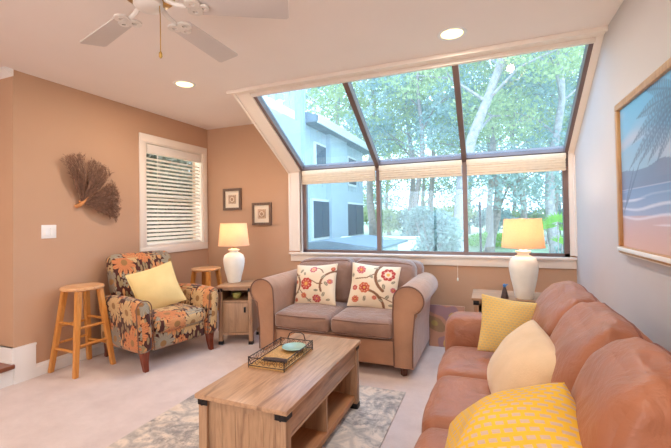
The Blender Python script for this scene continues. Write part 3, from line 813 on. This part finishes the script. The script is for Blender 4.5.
lamp(ET1[0]-.105, ET1[1]+.04, .601, 1.0, prof, (.40, .64, .165, .14), 'white ceramic lamp with linen shade on the end table beside the armchair', 3.8, .92)
lamp(.262, 3.46, .601, 1.08, prof, (.415, .645, .162, .14), 'white ceramic lamp with glowing shade on the end table behind the sofa', 5.5, .82)
t = thing('figurine', 'small dark figurine with a blue top beside the right lamp', 'figurine', (.115, 3.42, .601))
MB().lathe([(.001, 0), (.03, 0), (.031, .006), (.024, .03), (.017, .065), (.011, .088), (.001, .09)], 20, cap=False).build('body', 'dark_fig', t)
m = MB(); m.lathe([(.001, .086), (.01, .09), (.014, .1), (.011, .112), (.001, .118)], 16, cap=False); m.tube([(.006, 0, .1), (.02, 0, .112), (.03, 0, .108)], [.007, .005, .001], 8)
m.build('head', 'blue_fig', t)

# ------------------------------------------------------------------ loveseat (front = -Y)
ls = thing('loveseat', 'taupe rolled-arm loveseat under the big window', 'loveseat', (-1.265, 3.44, 0))
m = MB(); m.soft(-.60, .60, -.42, .40, .075, .30, .02, (0, .008, 0), 10); m.build('base', 'suede_t', ls)
MB().tube([(-.56, -.425, .285), (0, -.432, .285), (.56, -.425, .285)], .005, 6).build('piping', 'suede_p', ls)
for k, (a, b) in enumerate(((-.545, -.003), (.003, .545))):
    m = MB(); m.soft(a, b, -.475, .22, .30, .445, .045, (.0, .012, .025), 16, seed=k, wr=.005); cu = m.build('seat_cushion', 'suede', ls)
    p = []
    for z in (.425, .318):
        MB().tube([(a+.03, -.468, z), ((a+b)/2, -.484, z), (b-.03, -.468, z)], .0045, 6).build('piping', 'suede_p', cu)
def ltilt(p):
    q = Vector(p); q.y += max(0, q.z-.42)*.22; q.z += .02*(1-min(1, abs(q.x)/.66)**2)*0 - .035*max(0, (q.z-.7)/.17)*abs(q.x/.66)**3; return q
m = MB(); m.soft(-.66, .66, .22, .42, .12, .86, .07, (0, .01, .0), 16, shape=ltilt); m.build('back_frame', 'suede', ls)
for k, (a, b) in enumerate(((-.62, -.004), (.004, .62))):
    m = MB(); m.soft(a, b, .04, .26, .42, .862, .075, (.0, .04, .02), 18, seed=4+k, wr=.012, wf=4, shape=ltilt); cu = m.build('back_cushion', 'suede', ls)
    top_seam(cu, [(a+.03+(b-a-.06)*q/24, .165) for q in range(25)], .005, 'suede_p')
for sg in (-1, 1):
    # swept rolled arm: profile in XZ, extruded along Y with bevelled front
    cx_, cz, r = .672, .62, .112
    pr = [(.545, .08), (.545, .50)]
    for k in range(21):
        a = math.radians(185-k*(250/20)); pr.append((cx_+r*math.cos(a)*1.08, cz+r*math.sin(a)))
    pr += [(.715, .46), (.70, .30), (.70, .08)]
    pr = [(sg*x, z) for x, z in pr]
    m = MB(); m.prism(pr, 1, -.455, .40, .018)
    for v in m.bm.verts: v.co.z -= .02*max(0, (v.co.y+.1))*0; v.co.x += sg*.012*math.sin((v.co.y+.45)*3)
    arm = m.build('armrest', 'suede_t', ls, angle=50)
    pts = [(sg*.55, -.46, .10)]+[(x, -.458, z) for x, z in pr[1:-1]]+[(sg*.698, -.458, .10)]
    MB().tube(pts, .006, 6).build('piping', 'suede_p', arm)
    # lighter nap along the top of the arm
for sx in (-1, 1):
    for y in (-.37, .34):
        MB().lathe([(.001, 0), (.026, 0), (.034, .075), (.001, .08)], 4, c=(sx*.61, y), cap=False).build('leg', 'leg_dk', ls, False)

CREAM = (236, 216, 188)
def floral(seed, flowers, vines, leaves):
    def f(u, v):
        c = CREAM
        for (pts, w_) in vines:
            for a, b in zip(pts, pts[1:]):
                d, q = seg_d((u, v), a, b)
                if d < w_: c = (136, 96, 70)
        for (x, y, r, a) in leaves:
            dx, dy = u-x, v-y; e = dx*math.cos(a)+dy*math.sin(a); g = -dx*math.sin(a)+dy*math.cos(a)
            if (e/r)**2+(g/(r*.5))**2 < 1: c = (140, 132, 112) if abs(g) > r*.07 else (220, 200, 170)
        for (x, y, r, col, col2) in flowers:
            d = math.hypot(u-x, v-y); a = math.atan2(v-y, u-x)
            if d < r*(.85+.15*abs(math.sin(a*4))):
                c = col
                if d < r*.72 and math.sin(a*8) > .2: c = mixc(col, CREAM, .55)
                if d < r*.5: c = col2
                if d < r*.25: c = (226, 170, 90)
        return c
    return f
def arc(cx, cy, r, a0, a1, n=14): return [(cx+r*math.cos(math.radians(a0+(a1-a0)*k/n)), cy+r*math.sin(math.radians(a0+(a1-a0)*k/n))) for k in range(n+1)]
RED, OR, PK = (184, 62, 58), (204, 104, 72), (196, 92, 104)
fa = floral(1, [(.36, .50, .15, RED, OR), (.50, .86, .09, PK, (240, 180, 150)), (.60, .14, .10, RED, PK), (.30, .22, .07, OR, RED), (.9, .55, .06, PK, OR), (.93, .86, .05, RED, OR), (.08, .12, .05, OR, RED), (.07, .55, .05, OR, RED)],
            [(arc(-.1, .5, .28, -70, 70), .028), (arc(1.05, .45, .36, 95, 200), .024), ([(.2, .35), (.45, .05)], .012), ([(.42, .62), (.62, .5), (.74, .5)], .01), (arc(.55, .7, .2, 20, 120), .01)],
            [(.75, .66, .06, .8), (.82, .5, .06, 2.2), (.12, .7, .05, .4), (.2, .82, .06, 1), (.6, .34, .05, 0), (.76, .25, .06, 1.2), (.42, .1, .05, .5), (.85, .12, .05, .3), (.3, .75, .05, 2), (.13, .32, .05, 1.9)])
fb = floral(2, [(.78, .78, .15, RED, (240, 210, 180)), (.33, .44, .12, OR, RED), (.22, .84, .10, PK, OR), (.16, .17, .08, OR, RED), (.92, .45, .06, PK, RED), (.55, .24, .05, OR, PK), (.12, .42, .06, RED, PK)],
            [(arc(.95, .75, .42, 110, 235), .03), (arc(.35, .0, .4, 0, 95), .026), ([(.55, .35), (.75, .1)], .014), ([(.12, .62), (.36, .66), (.55, .8)], .012), ([(.6, .3), (.9, .2)], .01)],
            [(.62, .62, .05, .4), (.72, .5, .06, 1.8), (.52, .92, .05, .2), (.45, .7, .05, 2.2), (.8, .28, .06, .9), (.88, .12, .05, .2), (.35, .2, .06, 1.4), (.68, .2, .05, 2.6), (.9, .62, .05, .7), (.05, .7, .05, 1.5)])
pillow('cream pillow with red blossoms at the left of the loveseat', (-1.575, 3.38, .635), (-17, -4, -4), .46, .40, .17, 'pillow_print', 'floral pillows on the loveseat', colf=fa, n=110, seed=5)
pillow('cream pillow with red blossoms at the right of the loveseat', (-.985, 3.38, .645), (-17, 5, 6), .46, .41, .17, 'pillow_print', 'floral pillows on the loveseat', colf=fb, n=110, seed=9)

# swirl print bag behind the sofa arm
def swirl_col(u, v):
    n = noise.noise(Vector((u*1.6, v*2.4, .4)))*2.6+noise.noise(Vector((u*3, v*3.5, 3)))*.5
    pal = [(170, 146, 84), (190, 144, 140), (134, 140, 100), (196, 160, 92), (158, 120, 124), (190, 138, 112), (150, 116, 84)]
    k = (n+3)*1.6; return pal[int(k) % 7]
t = thing('swirl_print_canvas', 'small multicolour swirl print leaning between the loveseat and the sofa', 'canvas print', (-.40, 3.86, .0))
t.rotation_euler = (math.radians(-9), 0, 0)
bx(-.17, .17, 0, .022, 0, .40).build('stretcher', 'mat_board', t, False)
grid_color('print', 60, 70, lambda u, v: (-.17+.34*u, -.001, .4*v), swirl_col, M['swirl'], t)

# ------------------------------------------------------------------ coffee table
CTX, CTY = -1.066, 1.95
ct = thing('coffee_table', 'rustic oak coffee table with black corner brackets on the rug', 'coffee table', (CTX, CTY, .008))
a, b, H = .25, .512, .442
MB().box(-a, a, -b, b, H-.022, H, .002).build('table_top', 'oak_y', ct)
for sx in (-1, 1):
    for sy in (-1, 1):
        xx, yy = sx*(a-.037), sy*(b-.037)
        lg = MB().box(xx-.024, xx+.024, yy-.024, yy+.024, 0, H-.022, .002).build('leg', 'oak', ct)
        MB().box(xx-.027, xx+.027, yy-.027, yy+.027, 0, .034, .003).build('foot', 'dark_metal', lg)
        m = MB()
        x0, x1 = sorted((xx+sx*.0255, xx-sx*.03)); y0, y1 = sorted((yy+sy*.024, yy+sy*.0275))
        m.box(x0, x1, y0, y1, H-.052, H-.024); y0, y1 = sorted((yy+sy*.0255, yy-sy*.03)); x0, x1 = sorted((xx+sx*.024, xx+sx*.0275)); m.box(x0, x1, y0, y1, H-.052, H-.024)
        for zz in (H-.05, H-.032): m.box(xx-.004, xx+.004, yy+sy*.029-.003, yy+sy*.029+.003, zz-.003, zz+.003)
        m.build('corner_bracket', 'dark_metal', lg, False)
for sy in (-1, 1):
    y0, y1 = sorted((sy*(b-.028), sy*(b-.045))); m = MB()
    n = 5; w_ = (2*(a-.062))/n
    for k in range(n): m.box(-a+.062+k*w_+.0008, -a+.062+(k+1)*w_-.0008, y0, y1, .075, H-.06)
    m.box(-a+.062, a-.062, y0-.002, y1+.002, H-.06, H-.024); m.box(-a+.062, a-.062, y0-.003, y1+.003, .05, .085); m.build('end_panel', 'oak', ct, False)
for sx in (-1, 1):
    x0, x1 = sorted((sx*(a-.022), sx*(a-.04)))
    m = MB(); m.box(x0, x1, -b+.062, b-.062, H-.135, H-.03, .002); m.box(x0+.002, x1-.002, -b+.062, b-.062, H-.155, H-.14); m.build('apron', 'oak_y', ct)
m = MB(); m.box(-a+.03, a-.03, -b+.045, b-.045, .05, .085, .002); m.build('bottom_shelf', 'oak_in', ct)
m = MB(); m.box(-a+.042, a-.042, -b+.045, b-.045, H-.157, H-.142); m.build('compartment_floor', 'oak_in', ct, False)
MB().box(-a+.035, a-.035, -.009, .009, .085, H-.157).build('divider', 'oak', ct, False)
# tray on top
TZ = .451
tr = thing('wire_tray', 'black scrolled wire tray with wooden base on the coffee table', 'tray', (-1.150, 1.985, TZ), math.radians(1))
tw, tl, th = .112, .185, .055
MB().box(-tw, tw, -tl, tl, 0, .009, .002).build('tray_base', 'straw', tr)
m = MB()
cor = [(-tw, -tl), (tw, -tl), (tw, tl), (-tw, tl)]
m.tube([(x, y, th) for x, y in cor], .003, 6, closed=True); m.tube([(x, y, .012) for x, y in cor], .0025, 6, closed=True)
for x, y in cor: m.tube([(x, y, 0), (x, y, th+.006)], .0032, 6)
def scroll(p0, dx, dy, w_, flip):
    pts = []
    for k in range(19):
        a_ = k/18*PI*2.6; r_ = .0155*(1-k/26); pts.append((p0[0]+dx*(w_/2+r_*math.cos(a_)*(1 if flip else -1)), p0[1]+dy*(w_/2+r_*math.cos(a_)*(1 if flip else -1)), .033+r_*math.sin(a_)*1.25))
    m.tube(pts, .0016, 4)
for (x, y), (x2, y2) in zip(cor, cor[1:]+cor[:1]):
    Ln = math.hypot(x2-x, y2-y); n = max(4, round(Ln/.037)); dx, dy = (x2-x)/Ln, (y2-y)/Ln
    for k in range(n): scroll((x+dx*Ln*k/n, y+dy*Ln*k/n), dx, dy, Ln/n, k % 2)
m.build('wire_sides', 'wire', tr)
for sy in (-1, 1):
    m = MB(); y = sy*tl
    m.tube([(-.062, y, th), (-.05, y+sy*.006, th+.032), (-.03, y+sy*.008, th+.042), (.03, y+sy*.008, th+.042), (.05, y+sy*.006, th+.032), (.062, y, th)], .0034, 6)
    h_ = m.build('handle', 'wire', tr)
    if sy < 0: h_.rotation_euler = (math.radians(28), 0, 0); h_.location = (0, -.02, -.055)
t = thing('round_dish', 'pale teal round dish at the far end of the wire tray', 'dish', (-1.125, 2.085, TZ+.02)); 
MB().lathe([(.001, 0), (.03, 0), (.062, .012), (.075, .02), (.073, .022), (.05, .012), (.001, .006)], 36, cap=False).build('dish_body', 'teal', t)
for k, (x, y, z, rz) in enumerate(((-1.15, 1.99, TZ+.0095, 5),)):
    t = thing('woven_mat', 'tan woven mat lying in the wire tray', 'mat', (x, y, z), math.radians(rz)); m = MB()
    m.box(-.08, .08, -.14, .14, 0, .0105, .003); m.build('mat_body', 'straw', t)
t = thing('letter_opener', 'dark rolled napkin at the near end of the wire tray', 'napkin', (-1.13, 1.87, TZ+.031), 0)
t.name = 'rolled_napkin'; t['label'] = 'dark rolled napkin at the near end of the wire tray'
MB().tube([(-.07, -.008, 0), (0, 0, .002), (.07, .008, 0)], [.0105, .012, .0105], 12).build('roll', 'dark_fig', t)

# rug
rg = MB().box(-.72, .72, -1.15, 1.15, 0, .008, .003).build('area_rug', 'rug'); rg.location = (-1.30, 1.61, .001)
tag(rg, 'distressed grey and cream rug under the coffee table', 'rug')

# ------------------------------------------------------------------ terracotta sofa (front = local -Y -> world -X)
sf = thing('sofa', 'terracotta leather three-seat sofa along the right wall', 'sofa', (.19, 1.79, 0), math.radians(-90))
HWs = .72
m = MB(); m.soft(-HWs-.02, HWs+.02, -.42, .40, .06, .31, .03, (0, .006, 0), 10); m.build('base', 'leather', sf)
def lw(q): return q
edges = [-.735, -.245, .245, .735]
for k in range(3):
    a, b = edges[k]+.003, edges[k+1]-.003
    m = MB(); m.soft(a, b, -.455, .16, .30, .47, .06, (.004, .018, .028), 20, seed=11+k, wr=.009, wf=4.5); cu = m.build('seat_cushion', 'leather', sf)
    MB().tube([(a+.03, -.455, .318), ((a+b)/2, -.47, .318), (b-.03, -.455, .318)], .0045, 6).build('piping', 'leather_p', cu)
def stilt(p):
    q = Vector(p); t = max(0, min(1.1, (q.z-.62)/.29)); yc = .215
    q.y = yc+(q.y-yc)*(1-.62*t**1.8); return q
bedges = [-.74, -.14, .37, .74]
m = MB(); m.soft(-HWs-.02, HWs+.02, .14, .42, .10, .76, .07, (0, .01, 0), 14); m.build('back_frame', 'leather', sf)
for k in range(3):
    a, b = bedges[k]+.002, bedges[k+1]-.002
    m = MB(); m.soft(a-.008, b+.008, .03, .36, .42, .89, .07, (.006, .035, .022), 28, seed=21+k, wr=.024, wf=4.2, shape=stilt); cu = m.build('back_cushion', 'leather', sf)
    top_seam(cu, [(a+.02+(b-a-.04)*q/24, .25) for q in range(25)], .004, 'leather_p')
for sg in (-1, 1):
    a, b = (.74, .97) if sg > 0 else (-.97, -.74)
    m = MB(); m.soft(a, b, -.46, .42, .07, .635, .085, (sg*.01, .012, .01), 20, seed=31+sg, wr=.008, wf=4); m.build('armrest', 'leather', sf)
for x in (-.85, .85):
    for y in (-.36, .34): MB().lathe([(.001, 0), (.026, 0), (.032, .08), (.001, .085)], 16, c=(x, y), cap=False).build('leg', 'leg_dk', sf)

pillow('yellow small-grid pillow leaning on the far arm of the terracotta sofa', (.10, 2.33, .655), (-16, 8, 8), .32, .315, .14, 'ysmall', seed=3)
pillow('plain beige oblong pillow in the middle of the terracotta sofa', (.125, 1.83, .61), (-36, 2, -84), .60, .37, .20, 'cream_p', seed=7, n=50, rd=.13, pinch=.03, ax=.5)
pillow('bright yellow dashed pillow at the near end of the terracotta sofa', (.064, 1.19, .54), (-50, -33, -14), .46, .46, .30, 'ycheck', seed=12, n=70, fold=.5, rd=.16, pinch=.02, ax=.5)

# ------------------------------------------------------------------ outdoors
GZ = -.35
g = MB(); g.box(-60, 60, 4.6, 110, GZ-.2, GZ); g.box(-60, -5.5, -20, 4.6, GZ-.2, GZ); o = g.build('lawn', 'grass', None, False); o['kind'] = 'structure'
o.name = 'ground'
rd = MB(); rd.prism([(-40, 26), (40, 30), (40, 34), (-40, 30)], 2, GZ, GZ+.02); o = rd.build('road', 'asphalt', None, False); o['kind'] = 'structure'

# neighbouring house: near block and lower far block, wall plane X=-5
nb = thing('neighbour_house', 'white board-clad neighbouring house with dark shutters seen through the left panes', 'house', (-5, 8, GZ))
def boards(m, y0, y1, z0, z1, x, step=.3, r=.012):
    y = y0
    while y < y1: m.box(x-.03, x+.02, y, y+.04, z0, z1); y += step
m = MB(); m.box(-6, 0, -1.4, 2.1, 0, 7.4); boards(m, -1.35, 2.1, 0, 7.4, .03, .36); m.box(0, .04, -1.4, -1.35, 0, 7.4); m.box(-.02, .035, 2.02, 2.12, 0, 7.4); m.build('near_block', 'siding', nb, False)
m = MB(); m.box(-6, -.05, 2.1, 7.9, 0, 4.55); boards(m, 2.2, 7.85, 2.7, 4.5, -.05, .42); m.build('far_block', 'siding', nb, False)
m = MB(); m.prism([(.45, 4.5), (.45, 4.68), (-3.2, 6.0), (-6.5, 4.68), (-6.5, 4.5)], 1, 2.1, 8.4)
m.build('roof', 'roofgrey', nb, False)
MB().box(.42, .47, 2.1, 8.4, 4.46, 4.72).build('fascia', 'trim_w', nb, False)
MB().box(-.05, .12, 3.83, 5.45, 0, 4.5).build('chimney_breast', 'siding', nb, False)
for (y0, y1, z0, z1) in ((2.62, 3.8, 1.05, 2.2), (5.62, 7.6, .98, 2.2), (2.9, 3.6, 3.0, 4.0), (5.9, 6.7, 3.0, 4.0)):
    f = MB().box(-.06, .02, y0-.08, y1+.08, z0-.08, z1+.08).build('window', 'trim_w', nb, False)
    ym = (y0+y1)/2
    m = MB()
    for (a_, b_) in ((y0, ym-.03), (ym+.03, y1)):
        m.box(.02, .045, a_, b_, z0, z1)
        for q in range(int((z1-z0)/.08)): m.box(.045, .055, a_+.04, b_-.04, z0+.03+q*.08, z0+.07+q*.08)
    m.build('shutter', 'shutter', f, False)

wl_ = MB(); wl_.box(-3.9, -1.78, 10.4, 10.6, GZ, .70, .02); wl_.box(-4.0, -1.73, 10.36, 10.64, .70, .76, .01)
tag(wl_.build('garden_wall', 'concrete'), 'low white garden wall outside, right of the neighbouring house', 'garden wall')
mu = MB(); mu.soft(-4.9, -2.3, 11.2, 16, GZ-.3, .25, .25, (0, 0, .25), 10); tag(mu.build('mulch_mound', 'mulch'), 'brown mulch bed rising behind the white garden wall', 'garden bed')
sh = thing('low_shed', 'low grey flat-roofed garden shed just outside the left panes', 'shed', (-2.72, 7.3, GZ))
MB().box(-.8, .8, -.9, 1.3, 0, 1.08).build('shed_wall', 'siding', sh, False)
m = MB(); m.prism([(-1.0, 1.08), (-1.0, 1.12), (0, 1.24), (1.0, 1.12), (1.0, 1.08)], 1, -1.05, 1.45); m.build('shed_roof', 'roofgrey', sh, False)
pt = MB().lathe([(.05, GZ), (.05, 1.9), (.001, 1.92)], 12, c=(-.30, 17)); tag(pt.build('signpost', 'dark_metal'), 'thin dark post standing by the road outside', 'post')

# trees
def leaf_cloud(name, blobs, n, size, mat, parent, seed):
    r = np.random.default_rng(seed)
    P = []
    tot = sum(b[3]*b[4]*b[5] for b in blobs)
    for (x, y, z, rx, ry, rz) in blobs:
        k = int(n*rx*ry*rz/tot)+8
        d = r.normal(size=(k, 3)); d /= np.linalg.norm(d, axis=1)[:, None]; rad = r.uniform(.35, 1, size=(k, 1))**.6
        # clump leaves into sprays so that sky shows between them
        q = d*rad*np.array([rx, ry, rz])
        cl = r.normal(size=(k, 3))*.0
        P.append(q+np.array([x, y, z])+cl)
    P = np.concatenate(P); k = len(P)
    a = r.normal(size=(k, 3)); a /= np.linalg.norm(a, axis=1)[:, None]; b = np.cross(a, r.normal(size=(k, 3))); b /= np.linalg.norm(b, axis=1)[:, None]
    s = size*r.uniform(.6, 1.4, size=(k, 1))
    V = np.stack([P-a*s, P-b*s*.5, P+a*s, P+b*s*.5], 1).reshape(-1, 3)
    me = bpy.data.meshes.new(name); me.from_pydata(V.tolist(), [], np.arange(4*k).reshape(-1, 4).tolist()); me.materials.append(M[mat])
    o = bpy.data.objects.new(name, me); COL.objects.link(o); o.parent = parent; return o
def tree(label, x, y, h, r0, lean, mat='leaf_a', bark='bark', seed=0, n=5000, size=.07, low=.45, spread=1.0, name='tree', group='trees outside the big window'):
    t = thing(name, label, 'tree', (x, y, GZ), 0, group); R = random.Random(seed)
    N = 10; path = [Vector((lean[0]*(q/N)**1.2+.15*math.sin(q*1.1+seed), lean[1]*(q/N), h*q/N)) for q in range(N+1)]
    m = MB(); m.tube(path, [r0*(1-.8*q/N)*(1.25 if q == 0 else 1) for q in range(N+1)], 12)
    blobs = []
    for k in range(9):
        q = low+(.98-low)*k/8; p = path[int(q*N)]; a = k*2.4+seed; L_ = h*.22*spread*(1.15-q*.5)
        e = p+Vector((math.cos(a)*L_, math.sin(a)*L_, L_*.45)); mid = (p+e)/2+Vector((0, 0, L_*.15))
        m.tube([p, mid, e], [r0*.38*(1.2-q), r0*.25*(1.2-q), r0*.08], 7)
        e2 = mid+Vector((math.cos(a+.9)*L_*.6, math.sin(a+.9)*L_*.6, L_*.3)); m.tube([mid, e2], [r0*.2*(1.2-q), r0*.06], 6)
        for c_ in (e, e2): blobs.append((c_.x, c_.y, c_.z, L_*.62*R.uniform(.7, 1.2), L_*.62*R.uniform(.7, 1.2), L_*.42*R.uniform(.7, 1.2)))
    m.build('trunk', bark, t)
    leaf_cloud('crown', blobs, n, size, mat, t, seed); return t
def bush(label, x, y, w_, h_, mat, seed, n=1500, size=.06, name='shrub'):
    t = thing(name, label, 'shrub', (x, y, GZ), 0, 'shrubs outside the big window'); R = random.Random(seed)
    m = MB()
    for k in range(6):
        a = k*1.05; m.tube([(0, 0, 0), (math.cos(a)*w_*.2, math.sin(a)*w_*.2, h_*.45), (math.cos(a)*w_*.33, math.sin(a)*w_*.33, h_*.8)], [.03, .02, .008], 6)
    m.build('stems', 'bark', t)
    bl_ = [(R.uniform(-.3, .3)*w_, R.uniform(-.3, .3)*w_, h_*R.uniform(.3, .8), w_*.28, w_*.28, h_*.24) for _ in range(9)]
    leaf_cloud('foliage', bl_, n, size, mat, t, seed); return t

tree('large leaning grey trunk just left of the second mullion', -1.0, 10.6, 9.5, .20, (2.3, 1.0), bark='bark_w', seed=1, n=8500, size=.06)
tree('pale straight trunk at the right of the big window, behind the lamp', 1.75, 12.6, 10, .16, (.5, .6), 'leaf_a', 'bark_w', 2, 7500, .062)
tree('slim trunk seen through the middle pane', -2.9, 17, 11, .15, (.3, .5), 'leaf_b', 'bark', 3, 8000, .085)
tree('slim trunk nearest the white garden wall', -3.7, 20, 12, .17, (-.2, .5), 'leaf_a', 'bark', 4, 8000, .1)
tree('gnarled branching tree seen just right of the second mullion', .1, 15, 8.5, .17, (.6, .3), 'leaf_b', 'bark', 5, 7000, .075, low=.28, spread=1.25)
tree('forked tree beyond the lamp shade', 1.35, 18, 11, .15, (-.4, .4), 'leaf_a', 'bark', 6, 8000, .09)
tree('tree against the right window frame', 3.3, 15.5, 10.5, .16, (-.2, .3), 'leaf_b', 'bark_w', 7, 8000, .085)
tree('tall tree rising behind the neighbouring house', -6.2, 21, 13, .25, (.3, 0), 'leaf_a', 'bark', 8, 8000, .11, spread=1.3)
tree('tall tree over the roof of the neighbouring house', -10.5, 26, 15, .3, (.6, 0), 'leaf_b', 'bark', 9, 7000, .14, spread=1.4)
k = 0
for (x, y, h, mt) in ((-13, 38, 13, 'leaf_b'), (-9, 36, 14, 'leaf_a'), (-5.2, 34, 13, 'leaf_b'), (-1.6, 38, 15, 'leaf_a'), (2, 36, 13, 'leaf_b'), (5.5, 37, 15, 'leaf_a'), (9, 35, 13, 'leaf_b'), (13, 38, 14, 'leaf_a'),
                      (-3.2, 24.5, 12, 'leaf_a'), (.2, 25, 13, 'leaf_a'), (3.4, 24.5, 12, 'leaf_b'), (6.4, 23, 12, 'leaf_a')):
    tree('distant woodland tree among many filling the view outside the big window', x, y, h, .2, (.3*math.sin(k*2.), 0), mt, 'bark', 20+k, 5000, .12, low=.12 if y > 30 else .4, spread=1.15 if y > 30 else 1.0, group='distant woodland trees'); k += 1
bush('large blue-green shrub beside the leaning trunk', -1.20, 9.4, 1.3, 1.9, 'leaf_b', 41, 3000, .055)
bush('bright green low shrub behind the garden wall', -3.2, 14, 1.8, 1.0, 'leaf_c', 42, 1400, .06)
bush('blue-green shrub left of the road post', -2.2, 15, 2.4, 2.2, 'leaf_b', 43, 2600, .08)
bush('low green shrub along the near side of the road', .3, 22, 3.5, .8, 'leaf_c', 44, 1600, .08)
bush('shrub at the foot of the pale trunk', 2.3, 12.0, 1.2, 1.0, 'leaf_b', 45, 1200, .05)
for i_, (x, y) in enumerate(((-9, 31.8), (-6, 32.5), (-3, 32), (0, 32.6), (3, 33.4), (6, 33.6), (9.5, 34))):
    bush('hedge shrub among those lining the far side of the road', x, y, 4.2, 2.6, 'leaf_b' if i_ % 2 else 'leaf_a', 50+i_, 2200, .14).__setitem__('group', 'hedge shrubs beyond the road')
bush('tall hedge added outside the left wall window to darken the blind gaps', -5.35, 5.3, 2.3, 3.4, 'leaf_d', 70, 9000, .07)  # added to screen the bright view behind the slats
# fan palm
fp = thing('fan_palm', 'bright green fan palm outside, right of the lamp shade', 'palm', (1.28, 8.6, GZ))
m = MB(); st = MB(); R = random.Random(2)
for (hx, hy, hz, a0) in ((0, 0, 1.5, 90), (.25, .1, 1.3, 60), (-.22, .1, 1.35, 130), (.1, .2, 1.05, 40)):
    st.tube([(hx*.2, hy*.2, 0), (hx*.6, hy*.6, hz*.6), (hx, hy, hz)], .012, 6)
    for q in range(15):
        a_ = math.radians(a0-105+q*15); l_ = .30
        tip = Vector((hx+math.cos(a_)*l_, hy-.06, hz+math.sin(a_)*l_*.7)); b0 = Vector((hx, hy, hz)); sd = Vector((-math.sin(a_), .15, math.cos(a_)))*.022; md = (b0+tip)/2+Vector((0, -.02, .01))
        v = [m.bm.verts.new(p) for p in (b0, md-sd, tip, md+sd)]; m.bm.faces.new(v)
m.build('fronds', 'leaf_c', fp); st.build('stems', 'bark', fp)

# ------------------------------------------------------------------ light
wd = bpy.data.worlds.new('World'); sc.world = wd; wd.use_nodes = True; t = wd.node_tree; bg = t.nodes['Background']
tc = t.nodes.new('ShaderNodeTexCoord'); sp = t.nodes.new('ShaderNodeSeparateXYZ'); rp = t.nodes.new('ShaderNodeValToRGB')
t.links.new(tc.outputs['Generated'], sp.inputs[0]); t.links.new(sp.outputs['Z'], rp.inputs[0]); t.links.new(rp.outputs[0], bg.inputs[0])
e = rp.color_ramp.elements; e[0].position = 0; e[0].color = (.95, .97, 1, 1); e[1].position = .7; e[1].color = (.66, .80, 1, 1)
bg.inputs[1].default_value = 4.3
sd = bpy.data.lights.new('sun', 'SUN'); sd.energy = 3.2; sd.angle = math.radians(4); sd.color = (1, .95, .85)
so = bpy.data.objects.new('sun', sd); COL.objects.link(so); so.rotation_euler = Vector((.03, .75, -.68)).to_track_quat('-Z', 'Y').to_euler()

# ------------------------------------------------------------------ camera
cam = bpy.data.cameras.new('camera'); co = bpy.data.objects.new('camera', cam); COL.objects.link(co); sc.camera = co
yaw, pit, rol, f = math.radians(21.844), math.radians(-.941), math.radians(-.927), 379.86
F = Vector((-math.sin(yaw)*math.cos(pit), math.cos(yaw)*math.cos(pit), -math.sin(pit)))
Rr = Vector((math.cos(yaw), math.sin(yaw), 0)); U = Rr.cross(F)
R2 = Rr*math.cos(rol)+U*math.sin(rol); U2 = -Rr*math.sin(rol)+U*math.cos(rol)
mw = Matrix((R2, U2, -F)).transposed().to_4x4(); mw.translation = (0, 0, 1.27); co.matrix_world = mw
cam.sensor_width = 36; cam.lens = f*36/671; cam.clip_start = .05; cam.clip_end = 300
cam.shift_x = .06/671; cam.shift_y = -11.0/671
sc.view_settings.view_transform = 'Standard'; sc.view_settings.look = 'None'; sc.view_settings.gamma = 1; sc.view_settings.use_curve_mapping = False
sc.view_settings.exposure = 0.4
